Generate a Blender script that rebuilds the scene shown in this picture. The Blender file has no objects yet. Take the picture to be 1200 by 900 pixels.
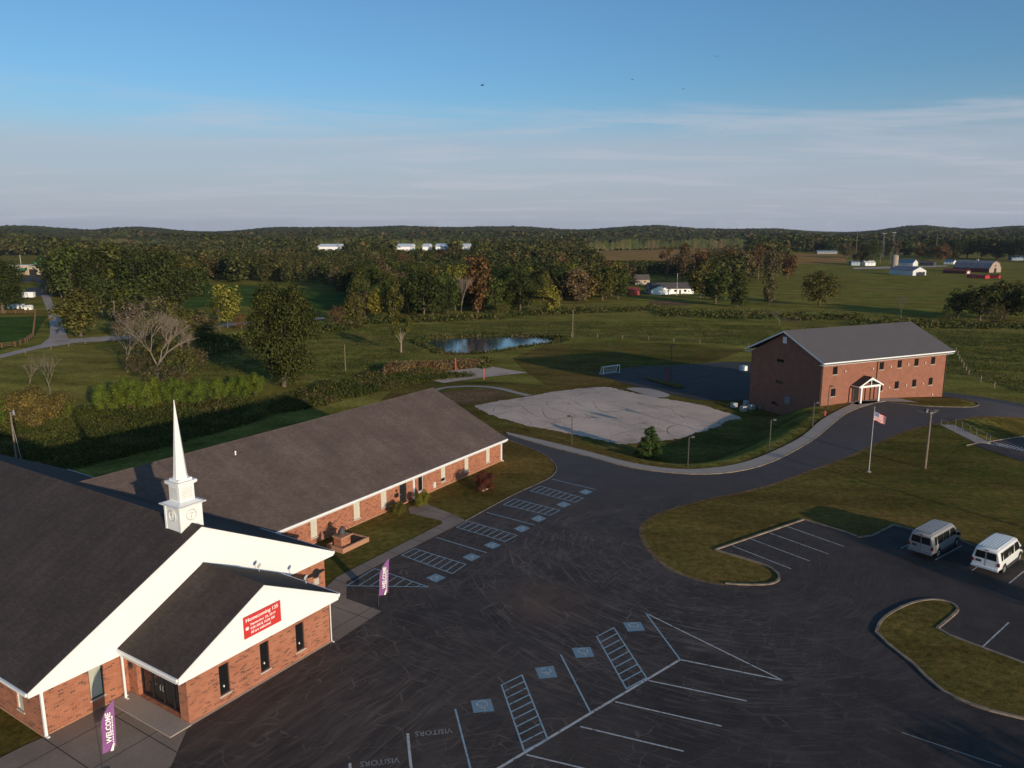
import bpy, bmesh, math, random
import numpy as np
from mathutils import Vector, Matrix, noise
from mathutils.geometry import delaunay_2d_cdt
R=math.radians
SC=bpy.context.scene; COL=SC.collection
# ------------------------------------------------------------ camera, light, exposure
CF=909.3; CH=26.0; CP=.1951
cd=bpy.data.cameras.new('camera'); cam=bpy.data.objects.new('camera',cd); COL.objects.link(cam)
cam.location=(0,0,CH); cam.rotation_euler=(math.pi/2-CP,0,0)
cd.sensor_width=36; cd.lens=36*CF/1200; cd.clip_start=.5; cd.clip_end=30000
SC.camera=cam
HAZE=.00004
SUN_AZ=-57.0; SUN_EL=11.0          # heading towards the sun, degrees from +X
su=bpy.data.lights.new('sun','SUN'); so=bpy.data.objects.new('sun',su); COL.objects.link(so)
su.energy=4.2; su.angle=R(.55); su.color=(1.0,.82,.62)
sd=Vector((math.cos(R(SUN_EL))*math.cos(R(SUN_AZ)),math.cos(R(SUN_EL))*math.sin(R(SUN_AZ)),math.sin(R(SUN_EL))))
so.rotation_euler=sd.to_track_quat('Z','Y').to_euler()
wd=bpy.data.worlds.new('World'); SC.world=wd; wd.use_nodes=True
SC.view_settings.view_transform='Standard'; SC.view_settings.look='None'; SC.view_settings.gamma=1
SC.view_settings.exposure=0.0
def world():
    nt=wd.node_tree; N=nt.nodes; L=nt.links; N.clear()
    out=N.new('ShaderNodeOutputWorld'); bg=N.new('ShaderNodeBackground'); bg.inputs['Strength'].default_value=.10
    sky=N.new('ShaderNodeTexSky'); sky.sky_type='NISHITA'; sky.sun_disc=False
    sky.sun_elevation=R(SUN_EL); sky.sun_rotation=R(90-SUN_AZ)
    sky.altitude=200; sky.air_density=1.0; sky.dust_density=1.2; sky.ozone_density=1.6
    geo=N.new('ShaderNodeNewGeometry'); sep=N.new('ShaderNodeSeparateXYZ')
    neg=N.new('ShaderNodeVectorMath'); neg.operation='SCALE'; neg.inputs['Scale'].default_value=-1
    tc=N.new('ShaderNodeTexCoord'); L.new(tc.outputs['Generated'],sep.inputs[0])
    # thin cloud sheet: project the direction on a plane high above
    mx=N.new('ShaderNodeMath'); mx.operation='MAXIMUM'; mx.inputs[1].default_value=.012; L.new(sep.outputs['Z'],mx.inputs[0])
    add=N.new('ShaderNodeMath'); add.operation='ADD'; add.inputs[1].default_value=.05; L.new(mx.outputs[0],add.inputs[0])
    dv=[]
    for a in('X','Y'):
        d=N.new('ShaderNodeMath'); d.operation='DIVIDE'; L.new(sep.outputs[a],d.inputs[0]); L.new(add.outputs[0],d.inputs[1]); dv.append(d)
    cb=N.new('ShaderNodeCombineXYZ'); L.new(dv[0].outputs[0],cb.inputs[0]); L.new(dv[1].outputs[0],cb.inputs[1])
    mp=N.new('ShaderNodeMapping'); mp.inputs['Scale'].default_value=(.30,.62,1); mp.inputs['Location'].default_value=(1.3,.4,0); mp.inputs['Rotation'].default_value=(0,0,R(-12)); L.new(cb.outputs[0],mp.inputs[0])
    nz=N.new('ShaderNodeTexNoise'); nz.inputs['Scale'].default_value=1.3; nz.inputs['Detail'].default_value=9; nz.inputs['Roughness'].default_value=.62; nz.inputs['Distortion'].default_value=.6; L.new(mp.outputs[0],nz.inputs['Vector'])
    rp=N.new('ShaderNodeMapRange'); rp.interpolation_type='SMOOTHSTEP'; rp.inputs[1].default_value=.46; rp.inputs[2].default_value=.66; L.new(nz.outputs[0],rp.inputs[0])
    # height band where the sheet is seen
    b1=N.new('ShaderNodeMapRange'); b1.interpolation_type='SMOOTHSTEP'; b1.inputs[1].default_value=.170; b1.inputs[2].default_value=.125; L.new(sep.outputs['Z'],b1.inputs[0])
    m1=N.new('ShaderNodeMath'); m1.operation='MULTIPLY'; L.new(rp.outputs[0],m1.inputs[0]); L.new(b1.outputs[0],m1.inputs[1])
    m2=N.new('ShaderNodeMath'); m2.operation='MULTIPLY'; m2.inputs[1].default_value=.50; L.new(m1.outputs[0],m2.inputs[0])
    wn=N.new('ShaderNodeTexNoise'); wn.inputs['Scale'].default_value=.5; wn.inputs['Detail'].default_value=5; L.new(mp.outputs[0],wn.inputs['Vector'])
    ed_=N.new('ShaderNodeMath'); ed_.operation='MULTIPLY_ADD'; ed_.inputs[1].default_value=-.09; L.new(wn.outputs[0],ed_.inputs[0]); L.new(sep.outputs['Z'],ed_.inputs[2])
    bk=N.new('ShaderNodeMapRange'); bk.interpolation_type='SMOOTHSTEP'; bk.inputs[1].default_value=.100; bk.inputs[2].default_value=.045; bk.inputs[4].default_value=.55; L.new(ed_.outputs[0],bk.inputs[0])
    # soft haze veil towards the horizon
    b2=N.new('ShaderNodeMapRange'); b2.interpolation_type='SMOOTHSTEP'; b2.inputs[1].default_value=.19; b2.inputs[2].default_value=-.02; b2.inputs[4].default_value=.80; L.new(sep.outputs['Z'],b2.inputs[0])
    c1=N.new('ShaderNodeMixRGB'); c1.inputs[2].default_value=(4.3,4.45,5.2,1); tn=N.new('ShaderNodeMixRGB'); tn.blend_type='MULTIPLY'; tn.inputs[0].default_value=1; tn.inputs[2].default_value=(.70,1.08,1.42,1); L.new(sky.outputs[0],tn.inputs[1]); L.new(b2.outputs[0],c1.inputs[0]); L.new(tn.outputs[0],c1.inputs[1])
    c2=N.new('ShaderNodeMixRGB'); c2.inputs[2].default_value=(5.3,5.45,6.2,1); L.new(m2.outputs[0],c2.inputs[0]); c3=N.new('ShaderNodeMixRGB'); c3.inputs[2].default_value=(4.4,4.75,5.7,1); L.new(bk.outputs[0],c3.inputs[0]); L.new(c1.outputs[0],c3.inputs[1]); L.new(c3.outputs[0],c2.inputs[1])
    L.new(c2.outputs[0],bg.inputs[0]); L.new(bg.outputs[0],out.inputs[0])
world()
# ------------------------------------------------------------ frames and terrain
class Fr:
    def __init__(s,ox,oy,th): s.o=(ox,oy); s.th=th; s.u=(math.cos(th),math.sin(th)); s.v=(-s.u[1],s.u[0])
    def w(s,a,b,z=0): return (s.o[0]+a*s.u[0]+b*s.v[0], s.o[1]+a*s.u[1]+b*s.v[1], z)
    def l(s,X,Y): x=X-s.o[0]; y=Y-s.o[1]; return (x*s.u[0]+y*s.u[1], x*s.v[0]+y*s.v[1])
    def onb(s,b,px,py):      # photo point on the plane b=const -> (a,z)
        d=ray(px,py); o=s.l(0,0); da=d[0]*s.u[0]+d[1]*s.u[1]; db=d[0]*s.v[0]+d[1]*s.v[1]
        t=(b-o[1])/db; return (o[0]+da*t, CH+d[2]*t)
    def ona(s,a,px,py):
        d=ray(px,py); o=s.l(0,0); da=d[0]*s.u[0]+d[1]*s.u[1]; db=d[0]*s.v[0]+d[1]*s.v[1]
        t=(a-o[0])/da; return (o[1]+db*t, CH+d[2]*t)
def ray(x,y):
    u=(x-600)/CF; v=(450-y)/CF
    return (u, math.cos(CP)+v*math.sin(CP), -math.sin(CP)+v*math.cos(CP))
def flat(x,y,z=0.):
    d=ray(x,y); t=(z-CH)/d[2]; return (d[0]*t,d[1]*t)
def proj(X,Y,Z):
    dz=Z-CH; dep=Y*math.cos(CP)-dz*math.sin(CP); up=Y*math.sin(CP)+dz*math.cos(CP)
    return 600+CF*X/dep, 450-CF*up/dep
CHU=Fr(-24.45,36.24,.9968); SCH=Fr(46.36,114.24,.4375)
OUTER=[(592,506.7),(640,517.5),(690,530),(740,543),(790,550),(830,549.5),(870,543),(905,530),(940,512),(962,493),(985,480),(1000,473)]
plat=[CHU.w(-60,-200)[:2],CHU.w(-60,20)[:2],CHU.w(0,34)[:2],CHU.w(50,32)[:2]]
_w=[flat(x,y) for x,y in OUTER]
def offs(pl,d):
    o=[]
    for i,p in enumerate(pl):
        a=pl[max(i-1,0)]; b=pl[min(i+1,len(pl)-1)]; t=Vector((b[0]-a[0],b[1]-a[1])).normalized(); o.append((p[0]-t[1]*d,p[1]+t[0]*d))
    return o
plat+=[ (p[0],p[1]) for p in offs(_w,1.6)[:-1]]
plat+=[SCH.w(-1.5,-.2)[:2],SCH.w(9,.2)[:2],SCH.w(14,-2)[:2],SCH.w(24,-6.5)[:2],(60,101),(57.5,95),(58.5,86),(66,76),(85,62),(150,30),(150,-200)]
PL=np.array(plat)
def sdist(P,X,Y):
    X=np.asarray(X,float);Y=np.asarray(Y,float); n=len(P); d=np.full(X.shape,1e18); ins=np.zeros(X.shape,bool)
    for i in range(n):
        ax,ay=P[i]; bx,by=P[(i+1)%n]; ex,ey=bx-ax,by-ay
        t=np.clip(((X-ax)*ex+(Y-ay)*ey)/(ex*ex+ey*ey+1e-12),0,1)
        d=np.minimum(d,(X-ax-t*ex)**2+(Y-ay-t*ey)**2)
        c=((ay>Y)!=(by>Y)); 
        with np.errstate(divide='ignore',invalid='ignore'): xi=ax+(Y-ay)*ex/(ey if ey!=0 else 1e-12)
        ins^=(c&(X<xi))
    d=np.sqrt(d); return np.where(ins,-d,d)
def ss(t): t=np.clip(t,0,1); return t*t*(3-2*t)
ZP=-4.95
PONDPX=[(500,401),(512,398),(530,396.5),(565,395.5),(600,395),(630,395.5),(647,398),(650,400.5),(632,403),(606,406),(585,410),(560,413.5),(540,414.5),(522,413),(520,409),(506,405)]
POND=np.array([flat(x,y,ZP) for x,y in PONDPX])
def hz(X,Y):
    X=np.asarray(X,float);Y=np.asarray(Y,float)
    d=np.maximum(sdist(PL,X,Y),0)
    wf=7.5+11*ss((X-44)/12)*ss((Y-72)/14)*ss((132-Y+(X-60)*.6)/14)
    z=-3.0*ss(d/wf)-1.6*ss((d-25)/60)-2.2*ss((d-6)/28)*ss(-X/30)*ss((175-Y)/60)
    r=np.hypot(X,Y); z=z+ss((r-260)/500)*(1.6*np.sin(X/97+1)*np.cos(Y/131)+1.5*np.sin(X/210-Y/170))
    ax=600+CF*X/np.maximum(Y,50)
    hill=13+9*np.sin(ax/61+1.2)+6*np.sin(ax/23.)+24*np.exp(-((ax-560)/75)**2)+12*np.exp(-((ax-1075)/40)**2)+10*np.exp(-((ax-170)/60)**2)+8*np.exp(-((ax-390)/30)**2)+7*np.exp(-((ax-700)/60)**2)
    z=z+ss((r-1300)/2300)*hill*np.clip(Y/1500,0,1)
    dp=sdist(POND,X,Y); z=np.where(dp<4,z*ss((dp+.5)/4.5)+(1-ss((dp+.5)/4.5))*(ZP-.7),z)
    return z
def h1(x,y): return float(hz(x,y))
_T=np.concatenate([np.linspace(20,400,1200),np.geomspace(401,9000,1500)])
def at(px,py,dz=0):
    d=ray(px,py); X=d[0]*_T;Y=d[1]*_T;Z=CH+d[2]*_T-hz(X,Y)-dz
    i=np.argmax(Z<0)
    if i==0: return (float(X[-1]),float(Y[-1]),float(hz(X[-1],Y[-1])))
    f=Z[i-1]/(Z[i-1]-Z[i]); t=_T[i-1]+f*(_T[i]-_T[i-1]); x=d[0]*t;y=d[1]*t
    return (float(x),float(y),h1(x,y)+dz)
def ats(l): return [at(x,y)[:2] for x,y in l]
def hgt(px,py,ty,base=None):    # height of a thing whose foot is at (px,py) and whose top shows at ty
    b=base or at(px,py); lo,hi=0,120
    for _ in range(40):
        m=(lo+hi)/2
        if proj(b[0],b[1],b[2]+m)[1]>ty: lo=m
        else: hi=m
    return lo
# ------------------------------------------------------------ materials
class M_:
    def __init__(s,name):
        s.m=bpy.data.materials.new(name); s.m.use_nodes=True; s.nt=s.m.node_tree; s.N=s.nt.nodes; s.L=s.nt.links
        s.N.clear(); s.out=s.N.new('ShaderNodeOutputMaterial')
    def n(s,t,ins=None,**kw):
        x=s.N.new('ShaderNode'+t)
        for k,v in kw.items(): setattr(x,k,v)
        for k,v in (ins or {}).items():
            if isinstance(v,bpy.types.NodeSocket): s.L.new(v,x.inputs[k])
            else: x.inputs[k].default_value=v
        return x
    def mapping(s,src,scale=(1,1,1),rot=(0,0,0),loc=(0,0,0)):
        if any(rot): src=s.n('Mapping',{'Vector':src,'Rotation':rot}).outputs[0]; rot=(0,0,0)
        return s.n('Mapping',{'Vector':src,'Scale':scale,'Rotation':rot,'Location':loc}).outputs[0]
    def noise(s,v,sc,det=4,ro=.55,dist=0,out=0): return s.n('TexNoise',{'Vector':v,'Scale':sc,'Detail':det,'Roughness':ro,'Distortion':dist}).outputs[out]
    def ramp(s,f,pts,interp='LINEAR'):
        r=s.n('ValToRGB',{'Fac':f}); e=r.color_ramp.elements; r.color_ramp.interpolation=interp
        while len(e)<len(pts): e.new(.5)
        for i,(p,c) in enumerate(pts): e[i].position=p; e[i].color=(c if isinstance(c,tuple) else (c,c,c))+(1,)
        return r.outputs[0]
    def mix(s,f,a,b,mode='MIX'):
        x=s.N.new('ShaderNodeMixRGB'); x.blend_type=mode
        for k,v in ((0,f),(1,a),(2,b)):
            if isinstance(v,bpy.types.NodeSocket): s.L.new(v,x.inputs[k])
            else: x.inputs[k].default_value=v if k==0 else (tuple(v)+(1,) if len(v)==3 else v)
        return x.outputs[0]
    def math(s,op,a,b=0,c=None):
        x=s.N.new('ShaderNodeMath'); x.operation=op
        for k,v in enumerate((a,b,c)):
            if v is None: continue
            if isinstance(v,bpy.types.NodeSocket): s.L.new(v,x.inputs[k])
            else: x.inputs[k].default_value=v
        return x.outputs[0]
    def bump(s,h,st=.3,dist=.05): return s.n('Bump',{'Height':h,'Strength':st,'Distance':dist}).outputs[0]
    def bsdf(s,col,rough=.8,bump=None,metal=0,spec=.5,**kw):
        b=s.N.new('ShaderNodeBsdfPrincipled')
        def st(k,v):
            if isinstance(v,bpy.types.NodeSocket): s.L.new(v,b.inputs[k])
            else: b.inputs[k].default_value=v
        st('Base Color',col if isinstance(col,bpy.types.NodeSocket) else tuple(col)+(1,)); st('Roughness',rough); st('Metallic',metal); st('Specular IOR Level',spec)
        if bump is not None: s.L.new(bump,b.inputs['Normal'])
        s.L.new(b.outputs[0],s.out.inputs[0]); return s.m
    @property
    def pos(s): return s.n('NewGeometry').outputs['Position']
    @property
    def obj(s): return s.n('TexCoord').outputs['Object']
    @property
    def uv(s): return s.n('TexCoord').outputs['UV']
def plain(name,col,rough=.7,metal=0,spec=.4,var=.12,sc=3.,bmp=.0):
    m=M_(name); f=m.noise(m.obj,sc,5,.6); c=m.mix(1,col,m.ramp(f,[(.3,1-var),(.7,1+var)]),'MULTIPLY')
    return m.bsdf(c,rough,m.bump(f,bmp,.02) if bmp else None,metal,spec)
def brick(name,c1,c2,cd,bw=.30,bh=.10,dark=.30):
    m=M_(name); v=m.uv
    b=m.n('TexBrick',{'Vector':v,'Color1':(0,0,0,1),'Color2':(1,1,1,1),'Mortar':(.5,.5,.5,1),'Scale':1.,'Mortar Size':.009,'Mortar Smooth':.3,'Bias':0.,'Brick Width':bw,'Row Height':bh})
    f=m.noise(v,.9,5,.6); g=m.noise(m.mapping(v,(8.,22.,1)),1.,2,.5)
    c=m.mix(b.outputs[0],c1,c2); 
    dk=m.ramp(m.math('MULTIPLY_ADD',g,.55,m.math('MULTIPLY',b.outputs[0],.5)),[(dark,(1,1,1)),(dark+.05,(0,0,0))])
    c=m.mix(dk,c,cd); c=m.mix(b.outputs['Fac'],c,(.36,.25,.19)); c=m.mix(1,c,m.ramp(f,[(.25,.82),(.75,1.15)]),'MULTIPLY')
    return m.bsdf(c,.88,m.bump(b.outputs['Fac'],-.25,.01),0,.25)
def roofm(name,base,dk,streak=.5):
    m=M_(name); v=m.uv
    b=m.n('TexBrick',{'Vector':v,'Color1':(0,0,0,1),'Color2':(1,1,1,1),'Mortar':(.1,.1,.1,1),'Scale':1.,'Mortar Size':.012,'Brick Width':.36,'Row Height':.15})
    n1=m.noise(v,.28,5,.65); n2=m.noise(m.mapping(v,(1.2,.12,1)),1.4,5,.6); n3=m.noise(v,9.,3,.7)
    c=m.mix(m.ramp(n2,[(.35,0.),(.80,.75)]),base,dk); c=m.mix(.35,c,m.mix(1,c,m.ramp(b.outputs[0],[(0,.6),(1,1.35)]),'MULTIPLY'))
    c=m.mix(1,c,m.ramp(n1,[(.3,.78),(.7,1.2)]),'MULTIPLY'); c=m.mix(1,c,m.ramp(n3,[(.3,.8),(.7,1.2)]),'MULTIPLY')
    return m.bsdf(c,.92,m.bump(b.outputs['Fac'],-.5,.02),0,.2)
MT={}
def mats():
    MT['brick']=brick('church_brick',(.34,.105,.052),(.42,.155,.080),(.11,.045,.035))
    MT['brick2']=brick('school_brick',(.225,.072,.040),(.28,.100,.060),(.14,.05,.036),dark=.2)
    MT['roof']=roofm('dark_shingle',(.070,.054,.047),(.042,.034,.032))
    MT['roofb']=roofm('brown_shingle',(.132,.096,.081),(.098,.072,.062))
    m=M_('grey_shingle'); v=m.uv; n=m.noise(v,.4,6,.7); MT['roofs']=m.bsdf(m.mix(n,(.085,.08,.085),(.125,.115,.118)),.85,m.bump(m.noise(m.mapping(v,(1,6,1)),6,2),.3,.02),0,.25)
    # white horizontal siding
    m=M_('white_siding'); v=m.uv; s_=m.n('SeparateXYZ',{0:v}).outputs[1]; f=m.math('FRACT',m.math('MULTIPLY',s_,5.)); n=m.noise(v,.6,5)
    MT['siding']=m.bsdf(m.mix(n,(.84,.84,.83),(.88,.88,.87)),.55,m.bump(f,.35,.02),0,.3)
    MT['white']=plain('white_paint',(.84,.84,.82),.5,var=.05,sc=1.5); MT['white2']=plain('weathered_white',(.62,.62,.60),.6,var=.1)
    MT['cream']=plain('cream_blind',(.55,.52,.42),.7,var=.06); MT['sill']=plain('pale_sill',(.5,.45,.38),.8)
    m=M_('window_glass'); MT['glass']=m.bsdf((.012,.013,.015),.06,None,0,.6)
    m=M_('blind_behind_glass'); MT['blind']=m.bsdf(m.mix(m.noise(m.obj,2),(.42,.44,.36),(.52,.53,.44)),.22,None,0,.5)
    MT['black']=plain('black_metal',(.018,.018,.02),.45); MT['dgrey']=plain('dark_grey',(.06,.06,.065),.6); MT['grey']=plain('mid_grey',(.22,.22,.22),.7)
    MT['bronze']=plain('bronze_pole',(.05,.042,.035),.5); MT['steel']=plain('galvanised_steel',(.42,.43,.44),.4,.5)
    MT['wood']=plain('weathered_pole_wood',(.19,.145,.105),.9,var=.3,sc=6); MT['fwood']=plain('fence_wood',(.23,.11,.06),.9,var=.3)
    MT['red']=plain('red_paint',(.45,.035,.03),.5); MT['orange']=plain('orange_red_pad',(.55,.08,.05),.6)
    MT['tbrick']=plain('terracotta_block',(.42,.22,.13),.85,var=.2,sc=9,bmp=.2); MT['mulch']=plain('mulch',(.035,.024,.018),.95,var=.5,sc=20,bmp=.6)
    MT['banner_red']=plain('banner_red',(.60,.045,.04),.55,var=.04); MT['purple']=plain('banner_purple',(.24,.085,.25),.6,var=.08); MT['ink']=plain('white_print',(.85,.84,.82),.6,var=.03)
    MT['tan']=plain('tan_wall',(.42,.33,.23),.8); MT['green']=plain('green_metal',(.02,.20,.11),.5); MT['bluetin']=plain('blue_grey_tin',(.16,.21,.26),.45,.3)
    MT['acshade']=plain('shaded_white_casing',(.40,.41,.41),.6); MT['tin']=plain('rusty_tin',(.20,.19,.20),.5,.3,var=.25,sc=.4); MT['barnred']=plain('barn_red_boards',(.14,.03,.025),.8,var=.25); MT['barnend']=plain('weathered_barn_boards',(.36,.28,.22),.9,var=.3)  # air conditioner casing: white darkened, the shade they stand in put into the colour
    MT['silo']=plain('concrete_silo',(.36,.30,.25),.85,var=.2,sc=.5); MT['sawdust']=plain('sawdust',(.45,.30,.15),.95,var=.1)
    MT['blueroof']=plain('blue_roof',(.06,.14,.24),.5,.2); MT['hroof']=plain('house_roof',(.09,.075,.07),.85); MT['stone']=plain('pale_stone',(.5,.38,.28),.9,var=.3,sc=8,bmp=.4)
    m=M_('concrete'); p=m.pos; n=m.noise(p,.35,6,.65); n2=m.noise(p,14,3); c=m.mix(m.ramp(n,[(.3,0.),(.7,1.)]),(.19,.148,.118),(.27,.212,.17)); c=m.mix(1,c,m.ramp(n2,[(.3,.88),(.7,1.1)]),'MULTIPLY')
    rr=m.mapping(p,(1,1,1),(0,0,-CHU.th)); sx=m.n('SeparateXYZ',{0:rr})
    ln=None
    for o in (0,1):
        f=m.math('ABSOLUTE',m.math('SUBTRACT',m.math('FRACT',m.math('DIVIDE',sx.outputs[o],3.1)),.5)); l=m.math('LESS_THAN',f,.009); ln=l if ln is None else m.math('MAXIMUM',ln,l)
    MT['concrete']=m.bsdf(m.mix(ln,c,(.04,.035,.03)),.9,m.bump(n2,.15,.02),0,.25)
    m=M_('light_concrete'); p=m.pos; n=m.noise(p,.5,6,.65); n2=m.noise(p,9,3); c=m.mix(n,(.27,.225,.19),(.40,.335,.285)); MT['lconc']=m.bsdf(m.mix(1,c,m.ramp(n2,[(.3,.9),(.7,1.1)]),'MULTIPLY'),.9,None,0,.25)
    m=M_('kerb_concrete'); p=m.pos; n=m.noise(p,1.2,5,.7); MT['kerb']=m.bsdf(m.ramp(n,[(.35,(.14,.11,.085)),(.7,(.36,.28,.20))]),.9,None,0,.25)
    # asphalt
    def asph(name,worn):
        m=M_(name); p=m.pos; big=m.noise(p,.045,6,.6); med=m.noise(p,.4,6,.65); fine=m.noise(p,22,3,.7)
        c=m.mix(m.ramp(big,[(.35,0.),(.68,1.)]),(.024,.019,.018),(.050,.038,.032)); c=m.mix(m.ramp(med,[(.45,0.),(.75,.65)]),c,(.078,.064,.056))
        def warp(f,amp,off=0):
            w=m.n('VectorMath',{0:m.mapping(p,(f,f,f),(0,0,0),(off,off,0))},operation='SCALE'); w=m.noise(m.mapping(p,(1,1,1),(0,0,0),(off,off,0)),f,2,.5,0,1)
            return m.n('VectorMath',{0:p,1:m.n('VectorMath',{0:w,1:(amp,amp,0)},operation='MULTIPLY').outputs[0]},operation='ADD').outputs[0]
        wp=warp(.5,1.4); cr=None; sw=tuple(at(850,640)[:2])+(0,)
        for sc,wdt,rot,st in ((.20,.011,20,(1,1.5,1)),(.42,.018,-25,(1,2.2,1))):
            v=m.n('TexVoronoi',{'Vector':m.mapping(wp,st,(0,0,R(rot))),'Scale':sc,'Randomness':1.},feature='DISTANCE_TO_EDGE').outputs[0]
            l=m.n('MapRange',{0:v,1:wdt,2:wdt*.3,3:0.,4:1.}).outputs[0]
            l=m.math('MULTIPLY',l,m.ramp(m.noise(p,.22+sc,4,.6,.5),[(.45,0.),(.62,1.)])); cr=l if cr is None else m.math('MAXIMUM',cr,l)
        sk=None
        for k,(rot,am,fr_,wd_) in enumerate(((-57,9,.03,.020),(-61,7,.04,.014),(45,9,.03,.018),(34,12,.03,.015),(-20,12,.035,.013))):
            s=m.noise(m.mapping(warp(fr_,am,k*7.3),(.035,1.15+.25*k,1),(0,0,R(rot)),(k*3.,k*5.,0)),1.0,3,.55)
            s=m.math('ABSOLUTE',m.math('SUBTRACT',s,.5)); s=m.ramp(s,[(0.,1.),(wd_,0.)])
            mk_=m.ramp(m.noise(m.mapping(p,(1,1,1),(0,0,0),(k*11.,0,0)),.05,3,.6,.4),[(.49,0.),(.60,1.)]); s=m.math('MULTIPLY',s,m.math('MULTIPLY',mk_,m.ramp(m.noise(p,1.1,4,.7),[(.35,.25),(.6,1.)]))); sk=s if sk is None else m.math('MAXIMUM',sk,s)
        dv=m.n('VectorMath',{0:warp(.04,3,4),1:sw},operation='SUBTRACT').outputs[0]; sp_=m.n('SeparateXYZ',{0:dv}); rr_=m.n('VectorMath',{0:dv},operation='LENGTH').outputs['Value']; an=m.math('ARCTAN2',sp_.outputs[0],sp_.outputs[1])
        for k,(fr_,wd_,lo_) in enumerate(((1.3,.022,.42),(2.3,.016,.46),(.7,.02,.47))):
            cv=m.n('CombineXYZ',{0:m.math('MULTIPLY',rr_,fr_),1:m.math('MULTIPLY',an,1.6),2:k*5.}).outputs[0]
            s=m.math('ABSOLUTE',m.math('SUBTRACT',m.noise(cv,1.,2,.5),.5)); s=m.ramp(s,[(0.,1.),(wd_,0.)]); mk_=m.ramp(m.noise(m.n('CombineXYZ',{0:m.math('MULTIPLY',rr_,.12),1:m.math('MULTIPLY',an,1.3),2:k*3.+9}).outputs[0],1.5,3,.6),[(lo_,0.),(lo_+.12,1.)])
            sk=m.math('MAXIMUM',sk,m.math('MULTIPLY',m.math('MULTIPLY',s,mk_),m.n('MapRange',{0:rr_,1:32.,2:17.,3:0.,4:1.}).outputs[0]))
        if worn>.9:
            dc=m.n('VectorMath',{0:p,1:(-2.,50.,0.)},operation='DISTANCE').outputs['Value']; zone=m.n('MapRange',{0:dc,1:33.,2:12.,3:.10,4:1.}).outputs[0]
            # dust washed along the entry wall
            dd_=m.noise(m.mapping(warp(.25,2.2,2),(.16,1.6,1),(0,0,R(-57))),1.,5,.7); dz_=m.n('VectorMath',{0:p,1:(-10.,37.,0.)},operation='DISTANCE').outputs['Value']; c=m.mix(m.math('MULTIPLY',m.ramp(dd_,[(.44,0.),(.66,1.)]),m.n('MapRange',{0:dz_,1:15.,2:3.,3:0.,4:.75}).outputs[0]),c,(.115,.082,.066))
            cr=m.math('MULTIPLY',cr,zone); sk=m.math('MULTIPLY',sk,zone); c=m.mix(m.n('MapRange',{0:m.n('SeparateXYZ',{0:p}).outputs[1],1:62.,2:88.,3:0.,4:.6}).outputs[0],c,m.mix(med,(.070,.064,.066),(.11,.098,.096)))
        cr=m.math('MAXIMUM',m.math('MULTIPLY',cr,.6*worn),m.math('MULTIPLY',sk,.56*worn))
        c=m.mix(m.math('MULTIPLY',m.ramp(m.noise(p,.16,5,.7,.6),[(.42,0.),(.66,1.)]),.6*worn),c,(.068,.050,.042))
        c=m.mix(cr,c,(.20,.155,.130)); c=m.mix(1,c,m.ramp(fine,[(.3,.8),(.7,1.2)]),'MULTIPLY')
        pt=m.n('VectorMath',{0:p,1:tuple(at(640,705)[:2])+(0,)},operation='DISTANCE').outputs['Value']
        c=m.mix(m.math('MULTIPLY',m.n('MapRange',{0:pt,1:4.5,2:.5,3:0.,4:.75}).outputs[0],m.ramp(med,[(.35,.2),(.6,1.)])),c,(.125,.075,.052))
        return m.bsdf(c,.85,m.bump(fine,.25,.02),0,.28)
    MT['asphalt']=asph('worn_asphalt',1.0); MT['asphalt2']=asph('smooth_asphalt',.35)
    def paint(name,c,worn=.42):
        m=M_(name); p=m.pos; f=m.ramp(m.noise(p,3.2,6,.8),[(worn-.06,(.07,.065,.065)),(worn+.05,c)]); return m.bsdf(f,.8,None,0,.3)
    MT['pblue']=paint('blue_road_paint',(.25,.36,.42),.40); MT['pwhite']=paint('white_road_paint',(.46,.46,.45),.43); MT['psym']=paint('blue_symbol_paint',(.16,.25,.31),.30); MT['pgrey']=paint('faded_road_paint',(.26,.25,.24),.42)
    # grass
    def grass(name,a,b,br,amt=.5,bs=.35,sc=1.,stripe=0):
        m=M_(name); p=m.pos; n0=m.noise(p,.018*sc,5,.6); n1=m.noise(p,.13*sc,6,.65); n2=m.noise(p,1.6,6,.7); n3=m.noise(p,9.,4,.8)
        c=m.mix(m.ramp(n1,[(.38,0.),(.62,1.)]),a,b); c=m.mix(m.math('MULTIPLY',m.ramp(n0,[(.42,0.),(.62,1.)]),amt),c,br); c=m.mix(m.math('MULTIPLY',m.ramp(m.noise(p,.5,6,.75),[(.52,0.),(.68,1.)]),amt),c,br)
        c=m.mix(1,c,m.ramp(n2,[(.3,.55),(.7,1.45)]),'MULTIPLY'); c=m.mix(1,c,m.ramp(m.noise(m.mapping(p,(.05,.16,1),(0,0,R(10))),1.,5,.6),[(.35,.72),(.65,1.3)]),'MULTIPLY'); c=m.mix(1,c,m.ramp(n3,[(.25,.6),(.75,1.4)]),'MULTIPLY')
        hh=m.math('ADD',m.math('MULTIPLY',n3,.35),n2); return m.bsdf(c,1.,m.bump(hh,bs,.25),0,.0)
    MT['ground']=grass('pasture_ground',(.130,.132,.026),(.210,.190,.040),(.235,.165,.05),.45,.55)
    MT['lawn']=grass('mown_lawn',(.080,.080,.018),(.125,.104,.026),(.185,.100,.034),.65,.35)
    MT['green_field']=grass('green_field',(.045,.088,.020),(.07,.11,.026),(.09,.11,.03),.3,.3); MT['hay']=grass('hay_field',(.30,.17,.06),(.36,.21,.07),(.22,.15,.06),.4,.3)
    MT['dirt']=grass('dry_dirt',(.20,.12,.07),(.16,.09,.045),(.09,.08,.03),.7,.3)
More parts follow.
